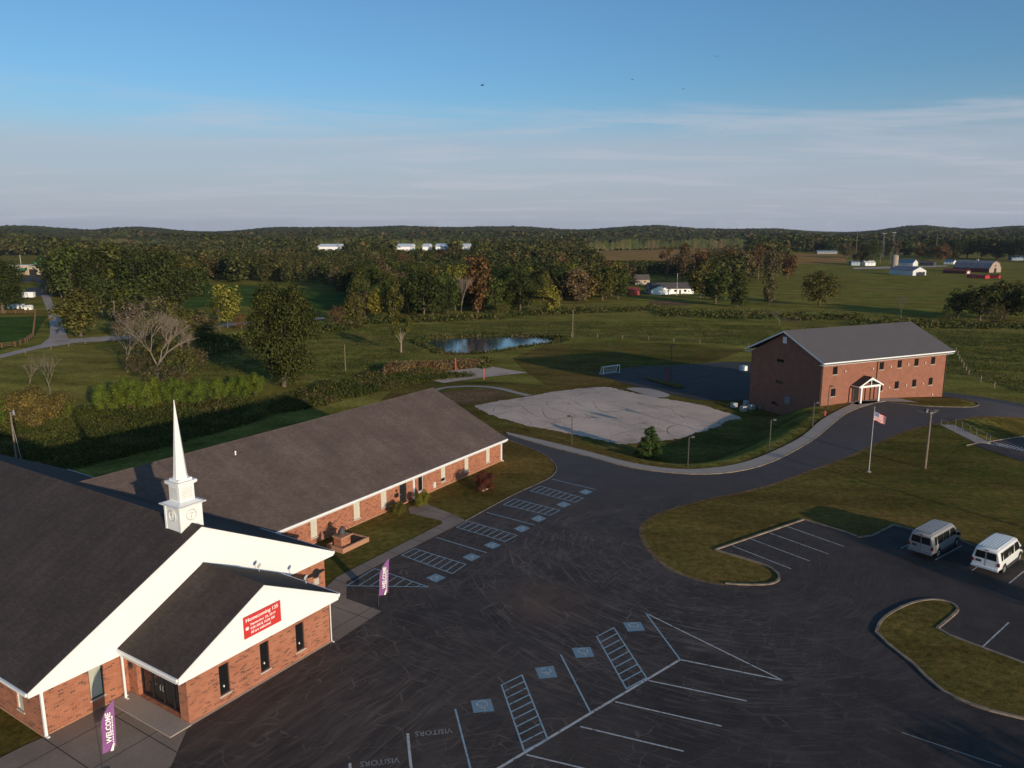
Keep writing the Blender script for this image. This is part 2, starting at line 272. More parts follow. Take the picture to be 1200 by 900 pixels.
    # gravel / sand
    def grav(name,a,b,track):
        m=M_(name); p=m.pos; n=m.noise(p,.09,6,.65); n2=m.noise(p,3.,6,.75); c=m.mix(m.ramp(n,[(.35,0.),(.65,1.)]),a,b)
        t=None
        for k in range(4):
            w=m.ramp(m.math('ABSOLUTE',m.math('SUBTRACT',m.math('FRACT',m.math('MULTIPLY',m.noise(m.mapping(p,(1,1,1),(0,0,0),(k*9.,k*5.,0)),.045,1,.4,.8),6.)),.5)),[(0.,1.),(.010,.8),(.028,0.)]); w=m.math('MULTIPLY',w,m.ramp(m.noise(m.mapping(p,(1,1,1),(0,0,0),(k*7.,0,0)),.07,3,.5),[(.50,0.),(.60,1.)])); t=w if t is None else m.math('MAXIMUM',t,w); c=m.mix(m.math('MULTIPLY',t,track),c,(.17,.135,.105))
        c=m.mix(m.ramp(m.noise(p,.14,6,.7),[(.54,0.),(.72,.65)]),c,(.17,.13,.085)); c=m.mix(1,c,m.ramp(n2,[(.3,.75),(.7,1.2)]),'MULTIPLY')
        return m.bsdf(c,.95,m.bump(m.math('ADD',n2,m.math('MULTIPLY',t,-.8)),.5,.12),0,.15)
    MT['gravel']=grav('pale_gravel',(.50,.375,.295),(.67,.505,.395),.38); MT['sand']=grav('court_sand',(.46,.33,.25),(.56,.42,.33),.2); MT['track']=grav('gravel_lane',(.36,.30,.26),(.46,.39,.34),.1)
    m=M_('pond_water'); n=m.noise(m.pos,1.2,3); MT['water']=m.bsdf((.03,.045,.055),.08,m.bump(n,.10,.05),0,1.)
    # foliage: colour from the object, variation by leaf clump
    def leaf(name,ramp=None,tr=.12,lo=.42,hi=1.85):
        m=M_(name); gi=m.n('NewGeometry'); r=gi.outputs['Random Per Island']; oi=m.n('ObjectInfo')
        if ramp: 
            v=m.n('TexVoronoi',{'Vector':m.mapping(m.pos,(1,1,0)),'Scale':ramp[0]}).outputs['Color']; base=m.ramp(m.n('SeparateColor',{0:v}).outputs[0],ramp[1])
        else: base=oi.outputs['Color']
        c=m.mix(1,base,m.ramp(r,[(0,lo),(.5,1.),(1,hi)]),'MULTIPLY'); c=m.mix(m.math('MULTIPLY',m.ramp(m.noise(m.pos,.45,3),[(.45,0.),(.7,1.)]),.35),c,m.mix(1,c,(1.5,1.15,.6),'MULTIPLY'))
        d=m.n('BsdfDiffuse',{'Color':c}); t=m.n('BsdfTranslucent',{'Color':c}); x=m.n('MixShader',{0:tr,1:d.outputs[0],2:t.outputs[0]}); m.L.new(x.outputs[0],m.out.inputs[0]); return m.m
    MT['leaf']=leaf('foliage')
    MT['forest']=leaf('far_foliage',(.07,[(0,(.032,.042,.015)),(.3,(.048,.060,.020)),(.5,(.078,.078,.026)),(.68,(.040,.050,.018)),(.86,(.092,.084,.030)),(.96,(.10,.075,.034)),(1,(.115,.065,.034))],.12,.65,1.4))
    MT['brush']=leaf('brush_leaves',(.25,[(0,(.052,.068,.018)),(.4,(.082,.090,.026)),(.7,(.060,.068,.020)),(1,(.12,.10,.042))]),.3)
    MT['reed']=leaf('dry_reeds',(.3,[(0,(.13,.085,.045)),(1,(.19,.135,.07))]),.3)
    MT['deadwood']=plain('grey_dead_wood',(.19,.15,.115),.9,var=.25,sc=4); MT['bark']=plain('bark',(.12,.09,.07),.95,var=.35,sc=4); MT['palebark']=plain('pale_dead_wood',(.30,.235,.175),.9,var=.25,sc=4)
    m=M_('far_canopy'); p=m.pos; v=m.n('TexVoronoi',{'Vector':m.mapping(p,(1,1,0)),'Scale':.07}).outputs['Color']; b=m.ramp(m.n('SeparateColor',{0:v}).outputs[0],[(0,(.05,.062,.02)),(.5,(.08,.084,.028)),(.85,(.10,.085,.035)),(1,(.12,.08,.036))]); n=m.noise(p,.25,4,.8)
    MT['canopy']=m.bsdf(m.mix(1,b,m.ramp(n,[(.3,.5),(.7,1.5)]),'MULTIPLY'),1.,None,0,0.)
mats()
# ------------------------------------------------------------ mesh helpers
class MB:
    def __init__(s): s.v=[];s.f=[];s.m=[]
    def poly(s,pts,m=0):
        i=len(s.v); s.v+= [tuple(p) for p in pts]; s.f.append(tuple(range(i,i+len(pts)))); s.m.append(m); return s
    def box(s,x0,x1,y0,y1,z0,z1,m=0,T=None):
        P=[(x,y,z) for z in(z0,z1) for x,y in((x0,y0),(x1,y0),(x1,y1),(x0,y1))]
        if T is not None: P=[tuple(T@Vector(p)) for p in P]
        i=len(s.v); s.v+=P
        for f in((0,3,2,1),(4,5,6,7),(0,1,5,4),(1,2,6,5),(2,3,7,6),(3,0,4,7)): s.f.append(tuple(i+k for k in f)); s.m.append(m)
        return s
    def prism(s,pts,vec,m=0):      # polygon pts extruded along vec
        n=len(pts); i=len(s.v); s.v+=[tuple(p) for p in pts]+[tuple(Vector(p)+Vector(vec)) for p in pts]
        s.f+= [tuple(i+k for k in reversed(range(n))),tuple(i+n+k for k in range(n))]; s.m+=[m,m]
        for k in range(n): s.f.append((i+k,i+(k+1)%n,i+n+(k+1)%n,i+n+k)); s.m.append(m)
        return s
    def tube(s,pts,rs,seg=8,m=0,cap=True):
        pts=[Vector(p) for p in pts]; 
        if not hasattr(rs,'__len__'): rs=[rs]*len(pts)
        i0=len(s.v); prev=None
        for k,p in enumerate(pts):
            t=(pts[min(k+1,len(pts)-1)]-pts[max(k-1,0)]).normalized(); a=prev if prev is not None else (Vector((1,0,0)) if abs(t.x)<.9 else Vector((0,1,0)))
            a=(a-t*a.dot(t)).normalized(); b=t.cross(a); prev=a
            for j in range(seg):
                q=2*math.pi*j/seg; s.v.append(tuple(p+(a*math.cos(q)+b*math.sin(q))*rs[k]))
        for k in range(len(pts)-1):
            for j in range(seg): s.f.append((i0+k*seg+j,i0+k*seg+(j+1)%seg,i0+(k+1)*seg+(j+1)%seg,i0+(k+1)*seg+j)); s.m.append(m)
        if cap: s.f+=[tuple(i0+j for j in reversed(range(seg))),tuple(i0+(len(pts)-1)*seg+j for j in range(seg))]; s.m+=[m,m]
        return s
    def lathe(s,c,prof,seg=16,m=0,rot=0):
        i0=len(s.v)
        for r,z in prof:
            for j in range(seg): q=2*math.pi*j/seg+rot; s.v.append((c[0]+r*math.cos(q),c[1]+r*math.sin(q),c[2]+z))
        for k in range(len(prof)-1):
            for j in range(seg): s.f.append((i0+k*seg+j,i0+k*seg+(j+1)%seg,i0+(k+1)*seg+(j+1)%seg,i0+(k+1)*seg+j)); s.m.append(m)
        s.f+=[tuple(i0+j for j in reversed(range(seg))),tuple(i0+(len(prof)-1)*seg+j for j in range(seg))]; s.m+=[m,m]
        return s
    def build(s,name,mats,parent=None,smooth=False,loc=None,bev=0):
        me=bpy.data.meshes.new(name); me.from_pydata([tuple(map(float,v)) for v in s.v],[],s.f)
        mats=mats if isinstance(mats,(list,tuple)) else [mats]
        for x in mats: me.materials.append(MT[x] if isinstance(x,str) else x)
        me.polygons.foreach_set('material_index',s.m)
        if smooth: me.polygons.foreach_set('use_smooth',[True]*len(s.f))
        me.update(); uv=me.uv_layers.new(name='UVMap').data
        for p in me.polygons:
            n=p.normal; t=Vector((-n.y,n.x,0)); t=t.normalized() if t.length>1e-3 else Vector((1,0,0)); b=n.cross(t)
            for li in p.loop_indices: co=me.vertices[me.loops[li].vertex_index].co; uv[li].uv=(co.dot(t),co.dot(b))
        o=bpy.data.objects.new(name,me); COL.objects.link(o)
        if parent is not None: o.parent=parent
        if loc is not None: o.location=loc
        if bev: 
            b=o.modifiers.new('bevel','BEVEL'); b.width=bev; b.segments=2; b.limit_method='ANGLE'
        return o
def tag(o,label=None,cat=None,group=None,kind=None):
    for k,v in (('label',label),('category',cat),('group',group),('kind',kind)):
        if v: o[k]=v
    return o
def thing(name,label,cat,loc=(0,0,0),rz=0,group=None,parent=None):
    o=bpy.data.objects.new(name,None); COL.objects.link(o); o.location=loc; o.rotation_euler=(0,0,rz); o.empty_display_size=.1
    return tag(o,label,cat,group)
def dup(root,loc,rz=None,label=None,group=None,sc=None):
    def cp(o,par):
        c=o.copy(); COL.objects.link(c)
        if par is not None: c.parent=par
        for ch in KIDS[o]: cp(ch,c)
        return c
    if root not in KIDS:
        for o in COL.objects: KIDS.setdefault(o,[])
        def walk(o):
            KIDS[o]=list(o.children)
            for c in o.children: walk(c)
        walk(root)
    r=cp(root,None); r.location=loc
    if rz is not None: r.rotation_euler=(0,0,rz)
    if sc is not None: r.scale=sc
    if label: r['label']=label
    if group: r['group']=group
    return r
KIDS={}
def arr_mesh(name,V,nv,mat,parent=None):     # V: (n*nv,3) array of loose n-gons
    me=bpy.data.meshes.new(name); n=len(V)//nv; me.vertices.add(len(V)); me.vertices.foreach_set('co',np.asarray(V,np.float32).ravel())
    me.loops.add(len(V)); me.loops.foreach_set('vertex_index',np.arange(len(V),dtype=np.int32)); me.polygons.add(n); me.polygons.foreach_set('loop_start',np.arange(0,len(V),nv,dtype=np.int32)); me.polygons.foreach_set('loop_total',np.full(n,nv,np.int32))
    me.materials.append(MT[mat]); me.update(calc_edges=True); o=bpy.data.objects.new(name,me); COL.objects.link(o)
    if parent is not None: o.parent=parent
    return o
def drape(name,pts,mat,off=.03,step=2.0,kind='structure',zf=None,holes=()):
    P=[]                                   # densify the outline
    for i in range(len(pts)):
        a=pts[i];b=pts[(i+1)%len(pts)]; n=max(1,int(math.hypot(b[0]-a[0],b[1]-a[1])/step))
        for k in range(n): P.append((a[0]+(b[0]-a[0])*k/n,a[1]+(b[1]-a[1])*k/n))
    A=np.array(P); x0,y0=A.min(0);x1,y1=A.max(0)
    gx,gy=np.meshgrid(np.arange(x0+step/2,x1,step),np.arange(y0+step/2,y1,step)); gx=gx.ravel();gy=gy.ravel()
    k=sdist(A if len(A)<400 else np.array(pts),gx,gy)<-.35*step; gi=list(zip(gx[k],gy[k]))
    allp=[Vector(p) for p in P+gi]; n=len(P)
    r=delaunay_2d_cdt(allp,[(i,(i+1)%n) for i in range(n)],[list(range(n))],1,1e-5)
    V=np.array([(v.x,v.y) for v in r[0]]); Z=hz(V[:,0],V[:,1])+off if zf is None else np.full(len(V),zf)
    me=bpy.data.meshes.new(name); me.from_pydata([(float(a),float(b),float(c)) for (a,b),c in zip(V,Z)],[],[tuple(f) for f in r[2]]); me.materials.append(MT[mat])
    me.update()
    if len(me.polygons) and me.polygons[0].normal.z<0: me.flip_normals()
    o=bpy.data.objects.new(name,me); COL.objects.link(o); 
    if kind: o['kind']=kind
    return o
def smooth_line(pts,n=6,closed=False):
    out=[]; m=len(pts); rng=range(m if closed else m-1)
    for i in rng:
        p0=pts[(i-1)%m] if (closed or i>0) else pts[0]; p1=pts[i]; p2=pts[(i+1)%m]; p3=pts[(i+2)%m] if (closed or i+2<m) else pts[-1]
        for k in range(n):
            t=k/n; out.append(tuple(.5*(2*b+(c-a)*t+(2*a-5*b+4*c-d)*t*t+(-a+3*b-3*c+d)*t**3) for a,b,c,d in zip(p0[:2],p1[:2],p2[:2],p3[:2])))
    if not closed: out.append(tuple(pts[-1][:2]))
    return out
def kerb_mb(mb,line,w=.13,h=.11,base=None):
    L=[Vector(p[:2]) for p in line]
    for i in range(len(L)-1):
        a,b=L[i],L[i+1]; t=(b-a); 
        if t.length<1e-4: continue
        t.normalize(); n=Vector((-t.y,t.x))*w/2; a2=a-t*.01; b2=b+t*.01
        za=h1(a.x,a.y); zb=h1(b.x,b.y)
        i0=len(mb.v)
        for p,z in((a2,za),(b2,zb)):
            for q,dz in((n,-.1),(n,h),(-n,h),(-n,-.1)): mb.v.append((p.x+q.x,p.y+q.y,z+dz))
        for f in((0,1,5,4),(1,2,6,5),(2,3,7,6),(0,3,2,1),(4,5,6,7)): mb.f.append(tuple(i0+k for k in f)); mb.m.append(0)
# ------------------------------------------------------------ ground sheet
def grow(lo,hi,c0,c1,st,g=1.075):
    m=list(np.arange(c0,c1+st/2,st)); s=st; x=m[-1]
    while x<hi: s*=g; x+=s; m.append(x)
    s=st; x=m[0]; pre=[]
    while x>lo: s*=g; x-=s; pre.append(x)
    return np.array(pre[::-1]+m)
gx=grow(-9000,9000,-75,112,1.0); gy=grow(-400,9500,18,190,1.0)
GX,GY=np.meshgrid(gx,gy); GZ=hz(GX,GY)
nx,ny=len(gx),len(gy); idx=np.arange(nx*ny).reshape(ny,nx)
F_=np.stack([idx[:-1,:-1],idx[:-1,1:],idx[1:,1:],idx[1:,:-1]],-1).reshape(-1,4)
me=bpy.data.meshes.new('ground'); me.vertices.add(nx*ny); me.vertices.foreach_set('co',np.stack([GX,GY,GZ],-1).astype(np.float32).ravel())
me.loops.add(F_.size); me.loops.foreach_set('vertex_index',F_.ravel().astype(np.int32)); me.polygons.add(len(F_)); me.polygons.foreach_set('loop_start',np.arange(0,F_.size,4,dtype=np.int32)); me.polygons.foreach_set('loop_total',np.full(len(F_),4,np.int32)); me.polygons.foreach_set('use_smooth',np.ones(len(F_),bool))
me.materials.append(MT['ground']); me.update(calc_edges=True); gob=bpy.data.objects.new('ground',me); COL.objects.link(gob); gob['kind']='structure'
# lawns: mown grass over the platform and the slopes round it
def cp(a,b): return CHU.w(a,b)[:2]
lawn=smooth_line([cp(-40,-10),cp(-40,18),cp(-8,33),cp(20,38),cp(48,36.5)]+ats([(470,449),(500,444),(640,452)]),4)
lawn+=ats([(618,437),(600,420),(640,404),(700,401),(780,402),(877,409)])+[SCH.w(-3,40)[:2],SCH.w(34,24)[:2],SCH.w(34,3)[:2]]+ats([(1135,468),(1200,482),(1300,495)])+[(110,95),(110,30),(80,-30),(-60,-40)]
drape('mown_lawn',lawn,'lawn',.012,1.6)
OUTER_W=smooth_line(ats(OUTER),3)
INNER=[(595.5,510),(640,523),(686,534.5),(740,548.5),(806,556),(860,553.5),(905,541.5),(950,517.5),(975,497.5),(992,484.5),(1010,477)]
INNER_W=smooth_line(ats(INNER),3)
SOUTH=[(1200,491),(1160,489),(1132,491),(1104,496.5),(1070,504),(1030,520),(1000,534.5),(960,549.5),(900,571),(830,586.5),(785,599),(762,610),(754,622),(760,640),(780,661),(810,676),(850,684.5),(893,686),(909,683),(913,677),(908,670),(893,662),(838,645)]
SOUTH2=[(942,609.5),(990,624),(1006,630.5),(1022,628.5),(1047,616),(1070,622),(1122,633),(1143,641),(1200,657),(1400,712)]
S1=smooth_line(ats(SOUTH),3); S2=ats(SOUTH2)
LAWNE=[(545,611),(600,581),(640,562.5),(650,555),(652,548.5),(648,541.5),(638,533),(617,523.5),(590,513.5)]
LE=smooth_line(ats(LAWNE),3)
B2L=ats([(1034,470),(1080,476),(1130,477.5),(1143,476.5),(1147,473.5),(1137,470),(1108,465.5)])
CHF=[cp(4.74,-5.5),cp(14.97,-5.5)]
asp=[at(186,1000)[:2],at(186,930)[:2],at(200,900)[:2]]+CHF+ats([(396,751),(447,717),(406,702),(406,682)])+LE+[cp(56,20),cp(57,34),cp(60,34)]+INNER_W+B2L+ats([(1106,459.5),(1150,465),(1200,473.5),(1320,489),(1320,510)])+S1+S2+[at(1600,900)[:2],at(1500,1300)[:2],at(186,1300)[:2]]
drape('parking_lot',asp,'asphalt',.035,1.6)
wk=OUTER_W+ats([(1000,470),(1030,467.5),(1046,466.5),(1076,472.5)])+[p for p in ats([(1034,470.5)])]+INNER_W[::-1]
drape('sidewalk',wk,'lconc',.10,1.5)
mb=MB(); kerb_mb(mb,INNER_W+ats([(1034,470)])); tag(mb.build('kerb',['kerb']),kind='structure')
ki=min(range(len(S1)),key=lambda i:(S1[i][0]-at(850,684)[0])**2+(S1[i][1]-at(850,684)[1])**2)
mb=MB(); kerb_mb(mb,S1[ki:]+S2,.18,.13); kerb_mb(mb,LE,.10,.06); kerb_mb(mb,smooth_line(B2L,3)); tag(mb.build('kerb',['kerb']),kind='structure')
drape('bare_earth',offs(S1[:ki+1],.05)+offs(S1[:ki+1],-.38)[::-1],'dirt',.036,1.5)
# church-side pavement
ap=ats([(386,753.5),(396,751),(447,717),(406,702),(406,682),(545,611),(500,592),(486,597),(481,603),(522,612.5),(395,676.5),(383,681)])
drape('pavement',ap[:6]+ats([(543,608.5),(500,591),(491,590),(478,596),(480,602),(515,610),(519,613.5),(395,676.5)])+[cp(19.84,.3),cp(19.84,0),cp(14.97,0),cp(14.97,-5.5)],'concrete',.045,1.5)
drape('pavement',[cp(4.74,-5.45),at(200,900)[:2],at(186,930)[:2],at(186,1000)[:2],at(-60,1000)[:2],at(-40,905)[:2],at(0,889)[:2],at(30,874)[:2],cp(-.1,0),cp(4.74,0)],'concrete',.045,1.5)
# right hand island
IS=[(1026.7,742),(1031,731),(1040,722),(1055,713.5),(1070,707.5),(1084,704.5),(1098,704),(1112,707),(1121,712.5),(1120,719),(1098,737.5)]
IS2=[(1113,746),(1200,778.7),(1420,862),(1420,930),(1200,843.7),(1160,834),(1139,827),(1120,819),(1104.7,811),(1086,795),(1070,778.7),(1052,765),(1039.7,755)]
isl=smooth_line(ats(IS),3)+ats(IS2); o=drape('traffic_island',isl,'lawn',.09,1.5)
mb=MB(); kerb_mb(mb,isl+isl[:1],.18,.14); tag(mb.build('kerb',['kerb']),kind='structure')
# lower lot beyond the steps, rear lot, gravel, courts, paths, pond
drape('lower_parking_lot',ats([(1140,521.5),(1200,511.5),(1330,497),(1400,560),(1200,541.5),(1176,534)]),'asphalt2',.05,2)
mb=MB(); kerb_mb(mb,ats([(1132,522.5),(1160,518),(1200,511.5),(1330,497)]),.16,.14); tag(mb.build('kerb',['kerb']),kind='structure')
drape('rear_parking_lot',ats([(697,437),(740,430.5),(809,427),(850,424.3),(905,424),(905,468),(860,470),(816,469),(770,459),(725,447.5)]),'asphalt2',.05,3)
drape('lot_island',smooth_line(ats([(756,444.5),(762,444),(799,452.5),(797,455),(790,454.5)]),3,True),'lawn',.2,2)
grv=[(558,477),(562,474.5),(585,470),(625,464),(650,459),(690,454.5),(712,454),(735,459),(770,466),(820,474.5),(845,482),(862,487),(868,491),(850,494),(842,500),(815,508),(795,514.5),(775,517),(740,520),(720,519.5),(690,513),(660,507),(610,497),(575,486)]
_rg=random.Random(4); drape('gravel_ground',[(x+_rg.uniform(-.28,.28),y+_rg.uniform(-.28,.28)) for x,y in smooth_line(ats(grv),12,True)],'gravel',.05,2)
drape('apron_strip',smooth_line(ats([(742,458.5),(735,455),(760,455.5),(785,463),(770,466)]),3,True),'track',.065,2)
drape('sand_court',ats([(482,440),(575,429.5),(618,437),(520,449)]),'sand',.05,2)
pth=smooth_line([at(x,y)[:2] for x,y in[(508,458),(522,454.5),(545,453),(566,453.3),(585,455.5),(605,460.5),(620,464)]],4)
drape('concrete_path',offs(pth,.75)+offs(pth,-.75)[::-1],'lconc',.07,1.2)
for q in ([(515,462),(545,457),(575,458),(600,464),(575,470),(555,473),(530,471)],[(556,455.5),(580,457),(596,462),(580,463),(560,459)],[(588,471),(620,466),(640,462),(610,466)],[(602,489),(618,491),(640,497),(625,497)],[(636,498),(655,501),(650,504)]):
    drape('bare_earth',smooth_line(ats(q),3,True),'dirt',.028 if q[0][0]==515 else .04,2)
drape('pond',smooth_line([tuple(p) for p in POND],3,True),'water',0,3,zf=ZP)
# fields and lanes
drape('green_field',ats([(205,333),(300,335),(425,347),(425,364),(330,366),(300,358),(205,362)]),'green_field',.06,6)
drape('green_field',ats([(-60,370),(-20,372),(55,371),(38,398),(0,411),(-60,424)]),'green_field',.06,6)
drape('hay_field',ats([(690,291),(872,290.2),(875,305),(690,307)]),'hay',.1,12)
drape('hay_field',ats([(915,297),(990,297.5),(992,308),(925,309.5)]),'hay',.1,12)
drape('factory_yard',ats([(20,325),(48,322),(56,332),(62,336),(62,346),(30,348),(30,338),(50,336),(45,331),(22,330)]),'asphalt2',.06,5)
drape('gravel_lane',ats([(48,345),(58,344),(62,356),(68,364),(72,376),(76,388),(80,397),(133,394),(180,391),(182,394),(133,399),(88,402),(45,409),(0,420),(-60,432),(-60,427),(0,416),(48,404),(58,396),(59,384),(56,366)]),'track',.06,4)
drape('gravel_lane',ats([(240,381),(294,377),(380,372),(380,374),(294,380),(240,385)]),'track',.06,4)
drape('gravel_lane',ats([(1000,313.5),(1042,312.6),(1110,311),(1110,312.3),(1042,314.6),(1000,315.5)]),'track',.08,8)
for q in([(765,352),(790,353),(812,357),(785,358),(762,356)],[(915,374),(940,372),(952,374),(930,377)]): drape('bare_earth',smooth_line(ats(q),3,True),'dirt',.05,4)
# ------------------------------------------------------------ painted markings
mk={'pblue':MB(),'pwhite':MB(),'psym':MB(),'pgrey':MB()}
def stripe(mb,a,b,w=.10,z=.012,ext=0):
    a=Vector(a[:2]);b=Vector(b[:2]);t=(b-a).normalized(); a=a-t*ext;b=b+t*ext; n=Vector((-t.y,t.x))*w/2
    def zz(p): return h1(p.x,p.y)+.03+z
    mb.poly([(a.x-n.x,a.y-n.y,zz(a)),(b.x-n.x,b.y-n.y,zz(b)),(b.x+n.x,b.y+n.y,zz(b)),(a.x+n.x,a.y+n.y,zz(a))])
def ln(c,a,b,w=.10,z=.006): stripe(mk[c],at(*a),at(*b),w,z)
def aisle(q,n):
    P=[Vector(at(*p)[:2]) for p in q]            # 0-1 short side, 1-2 long, 2-3, 3-0
    for i in range(4): stripe(mk['pblue'],P[i],P[(i+1)%4],.09,.006+.001*i,.04)
    for k in range(1,n+1):
        f=k/(n+1); stripe(mk['pblue'],P[0].lerp(P[3],f),P[1].lerp(P[2],f),.09,.011)
aisle([(587.7,803.3),(611.7,791.7),(641.7,866.7),(614.3,880.7)],8)
aisle([(699.3,746.7),(719.3,736),(757.7,795),(734,807.7)],7)
aisle([(470.7,651),(485.7,643.3),(546,661.7),(530,672.7)],7); aisle([(535,618.3),(548.3,611),(606,627.7),(591.7,635)],7)
aisle([(590,591.7),(603.3,585),(656,598.3),(644.3,604.3)],7); aisle([(621.7,575.7),(633.3,570),(683.3,584),(674,589)],7)
for a,b in (((533.5,831.5),(551,900)),((657,767.5),(692,835.5)),((756.7,719),(797,773.5)),((510.7,630),(570.7,648.3)),((570,600.7),(626.7,615.7)),((646.7,561.7),(698,574)),((551,900),(562,945))): ln('pblue',a,b)
T=[(406,687),(439.3,666.7),(502.3,688.3)]
for i in range(3): ln('pblue',T[i],T[(i+1)%3],.09,.006+.001*i)
Tw=[Vector(at(*p)[:2]) for p in T]
for k in range(1,7):
    f=k/7.; p=Tw[0].lerp(Tw[2],f); d=(Tw[1]-Tw[0]); # rungs parallel to the kerb side
    # meet the other side
    e=Tw[2]-Tw[1]; den=d.x*e.y-d.y*e.x; s_=((Tw[1].x-p.x)*e.y-(Tw[1].y-p.y)*e.x)/den; stripe(mk['pblue'],p,p+d*s_,.08,.011)
for a,b,w in (((797,773.5),(560,915.5),.16),((756.7,719),(917.5,798),.10),((797,773.5),(917.5,798),.12),((760,798),(875,822),.10),((721,823),(845.5,851.5),.10),((680,852),(801,881),.10),((616.7,885),(700,905),.10),((477.7,860),(482,903),.14),((410,895),(411.5,915),.14),
   ((858,640),(927,667),.09),((880,632),(949,658),.09),((901,624.6),(970.8,649.6),.09),((923,617.5),(989.6,641),.09),((1095.8,656.7),(1127,640),.09),((1182.5,684),(1212,660),.09),((1056,643),(1090,625.5),.09),((1139,669),(1172,647),.09),((1150,760),(1182,730),.09)): ln('pwhite',a,b,w)
ln('pgrey',(1057,859),(1174,899),.08)
ln('pgrey',(1083,484),(1074,481),.2)
SYM=[[(551.7,821.7),(575,819.3),(579.3,834),(555,836)],[(626.7,783.3),(648.3,780.7),(653.3,794),(632.3,796)],[(670,760),(691.7,758.7),(696.7,770),(675,771.7)],[(730,730),(750.7,729.3),(756,739.3),(736,740.7)],
 [(499,677.7),(510.7,672.7),(522.7,677.3),(511,683)],[(541.7,653.3),(552.3,648.7),(563.3,652.7),(552.7,658.3)],[(566.7,639.3),(576.7,635),(587.3,639.3),(577.3,643.7)],[(601.7,620),(611.7,615.7),(621.7,619.3),(611.7,624.3)],[(621.7,608.3),(631,604),(640.7,608),(631,612.3)],[(651.7,591.7),(660,588),(669.3,591.3),(660.7,595.3)],[(678.3,576.7),(686,573.7),(695,576.7),(686.7,580)]]
sy=MB()
for si,q in enumerate(SYM):
    P=[Vector(at(*p)[:2]) for p in q]; mk['psym'].poly([(p.x,p.y,h1(p.x,p.y)+.036) for p in P])
    c=sum(P,Vector((0,0)))/4; sz=(P[1]-P[0]).length*.5; 
    if si<4: up=(P[0]-P[3]).normalized()*-1
    else: up=(P[0]-P[1]).normalized()*-1
    rt=Vector((up.y,-up.x))
    def W(x,y): return c+rt*x*sz+up*y*sz
    pts=[W(.52*math.cos(t)-.02,.52*math.sin(t)-.25) for t in np.linspace(R(120),R(375),12)]
    for a,b in zip(pts,pts[1:]): stripe(sy,a,b,.07,.014)
    for a,b in((W(-.12,.55),W(-.1,0)),(W(-.1,0),W(.35,0)),(W(.35,0),W(.55,-.42)),(W(-.11,.32),(W(.25,.30)))): stripe(sy,a,b,.09,.016)
    stripe(sy,W(-.16,.72),W(-.02,.72),.14,.018)
for k,nm in (('pblue','parking_bay_lines'),('pwhite','parking_bay_lines'),('psym','accessible_bay_squares'),('pgrey','parking_bay_lines')): tag(mk[k].build(nm,[k]),kind='structure')
tag(sy.build('accessible_bay_symbols',['pwhite']),kind='structure')
mb=MB(); A=Vector(at(1158,521)[:2]);B=Vector(at(1200,529.5)[:2]); A2=Vector(at(1165,518.8)[:2]);B2_=Vector(at(1206,526.6)[:2])
for k in range(11): 
    f=k/10; stripe(mb,A.lerp(B,f),A2.lerp(B2_,f),.25,.03)
tag(mb.build('crossing_bars',['pwhite']),kind='structure')
def text(name,s,size,mat,M,parent=None,ext=.004,align='CENTER',bold=0.,sx=1.):
    cu=bpy.data.curves.new(name,'FONT'); cu.body=s; cu.size=size; cu.extrude=ext; cu.align_x=align; cu.align_y='CENTER'; cu.offset=bold; cu.resolution_u=2; cu.space_line=1.0
    t=bpy.data.objects.new('tmp',cu); COL.objects.link(t); dg=bpy.context.evaluated_depsgraph_get(); me=bpy.data.meshes.new_from_object(t.evaluated_get(dg)); bpy.data.objects.remove(t)
    me.transform(M@Matrix.Diagonal((sx,1,1,1))); me.materials.clear(); me.materials.append(MT[mat]); o=bpy.data.objects.new(name,me); COL.objects.link(o)
    if parent is not None: o.parent=parent
    return o
def gtext(s,pl,pr_,hpx,mat):      # ground lettering seen upside down: baseline on the far side, reading right to left in the photo
    a=Vector(at(*pr_)[:2]);b=Vector(at(*pl)[:2]); c=(a+b)/2; t=(b-a).normalized(); ang=math.atan2(t.y,t.x); Lw=(b-a).length
    o=text('painted_lettering',s,1,mat,Matrix.Identity(4),ext=0,bold=.01); xs=[v.co.x for v in o.data.vertices]; ys=[v.co.y for v in o.data.vertices]; w=max(xs)-min(xs); h=max(ys)-min(ys)
    o.data.transform(Matrix.Translation((c.x,c.y,.045))@Matrix.Rotation(ang,4,'Z')@Matrix.Diagonal((Lw/w,hpx/h,1,1))); o['kind']='structure'
gtext('VISITORS',(486,861),(530,856.5),.42,'pgrey'); gtext('VISITORS',(421.7,896.5),(468,891),.42,'pgrey')
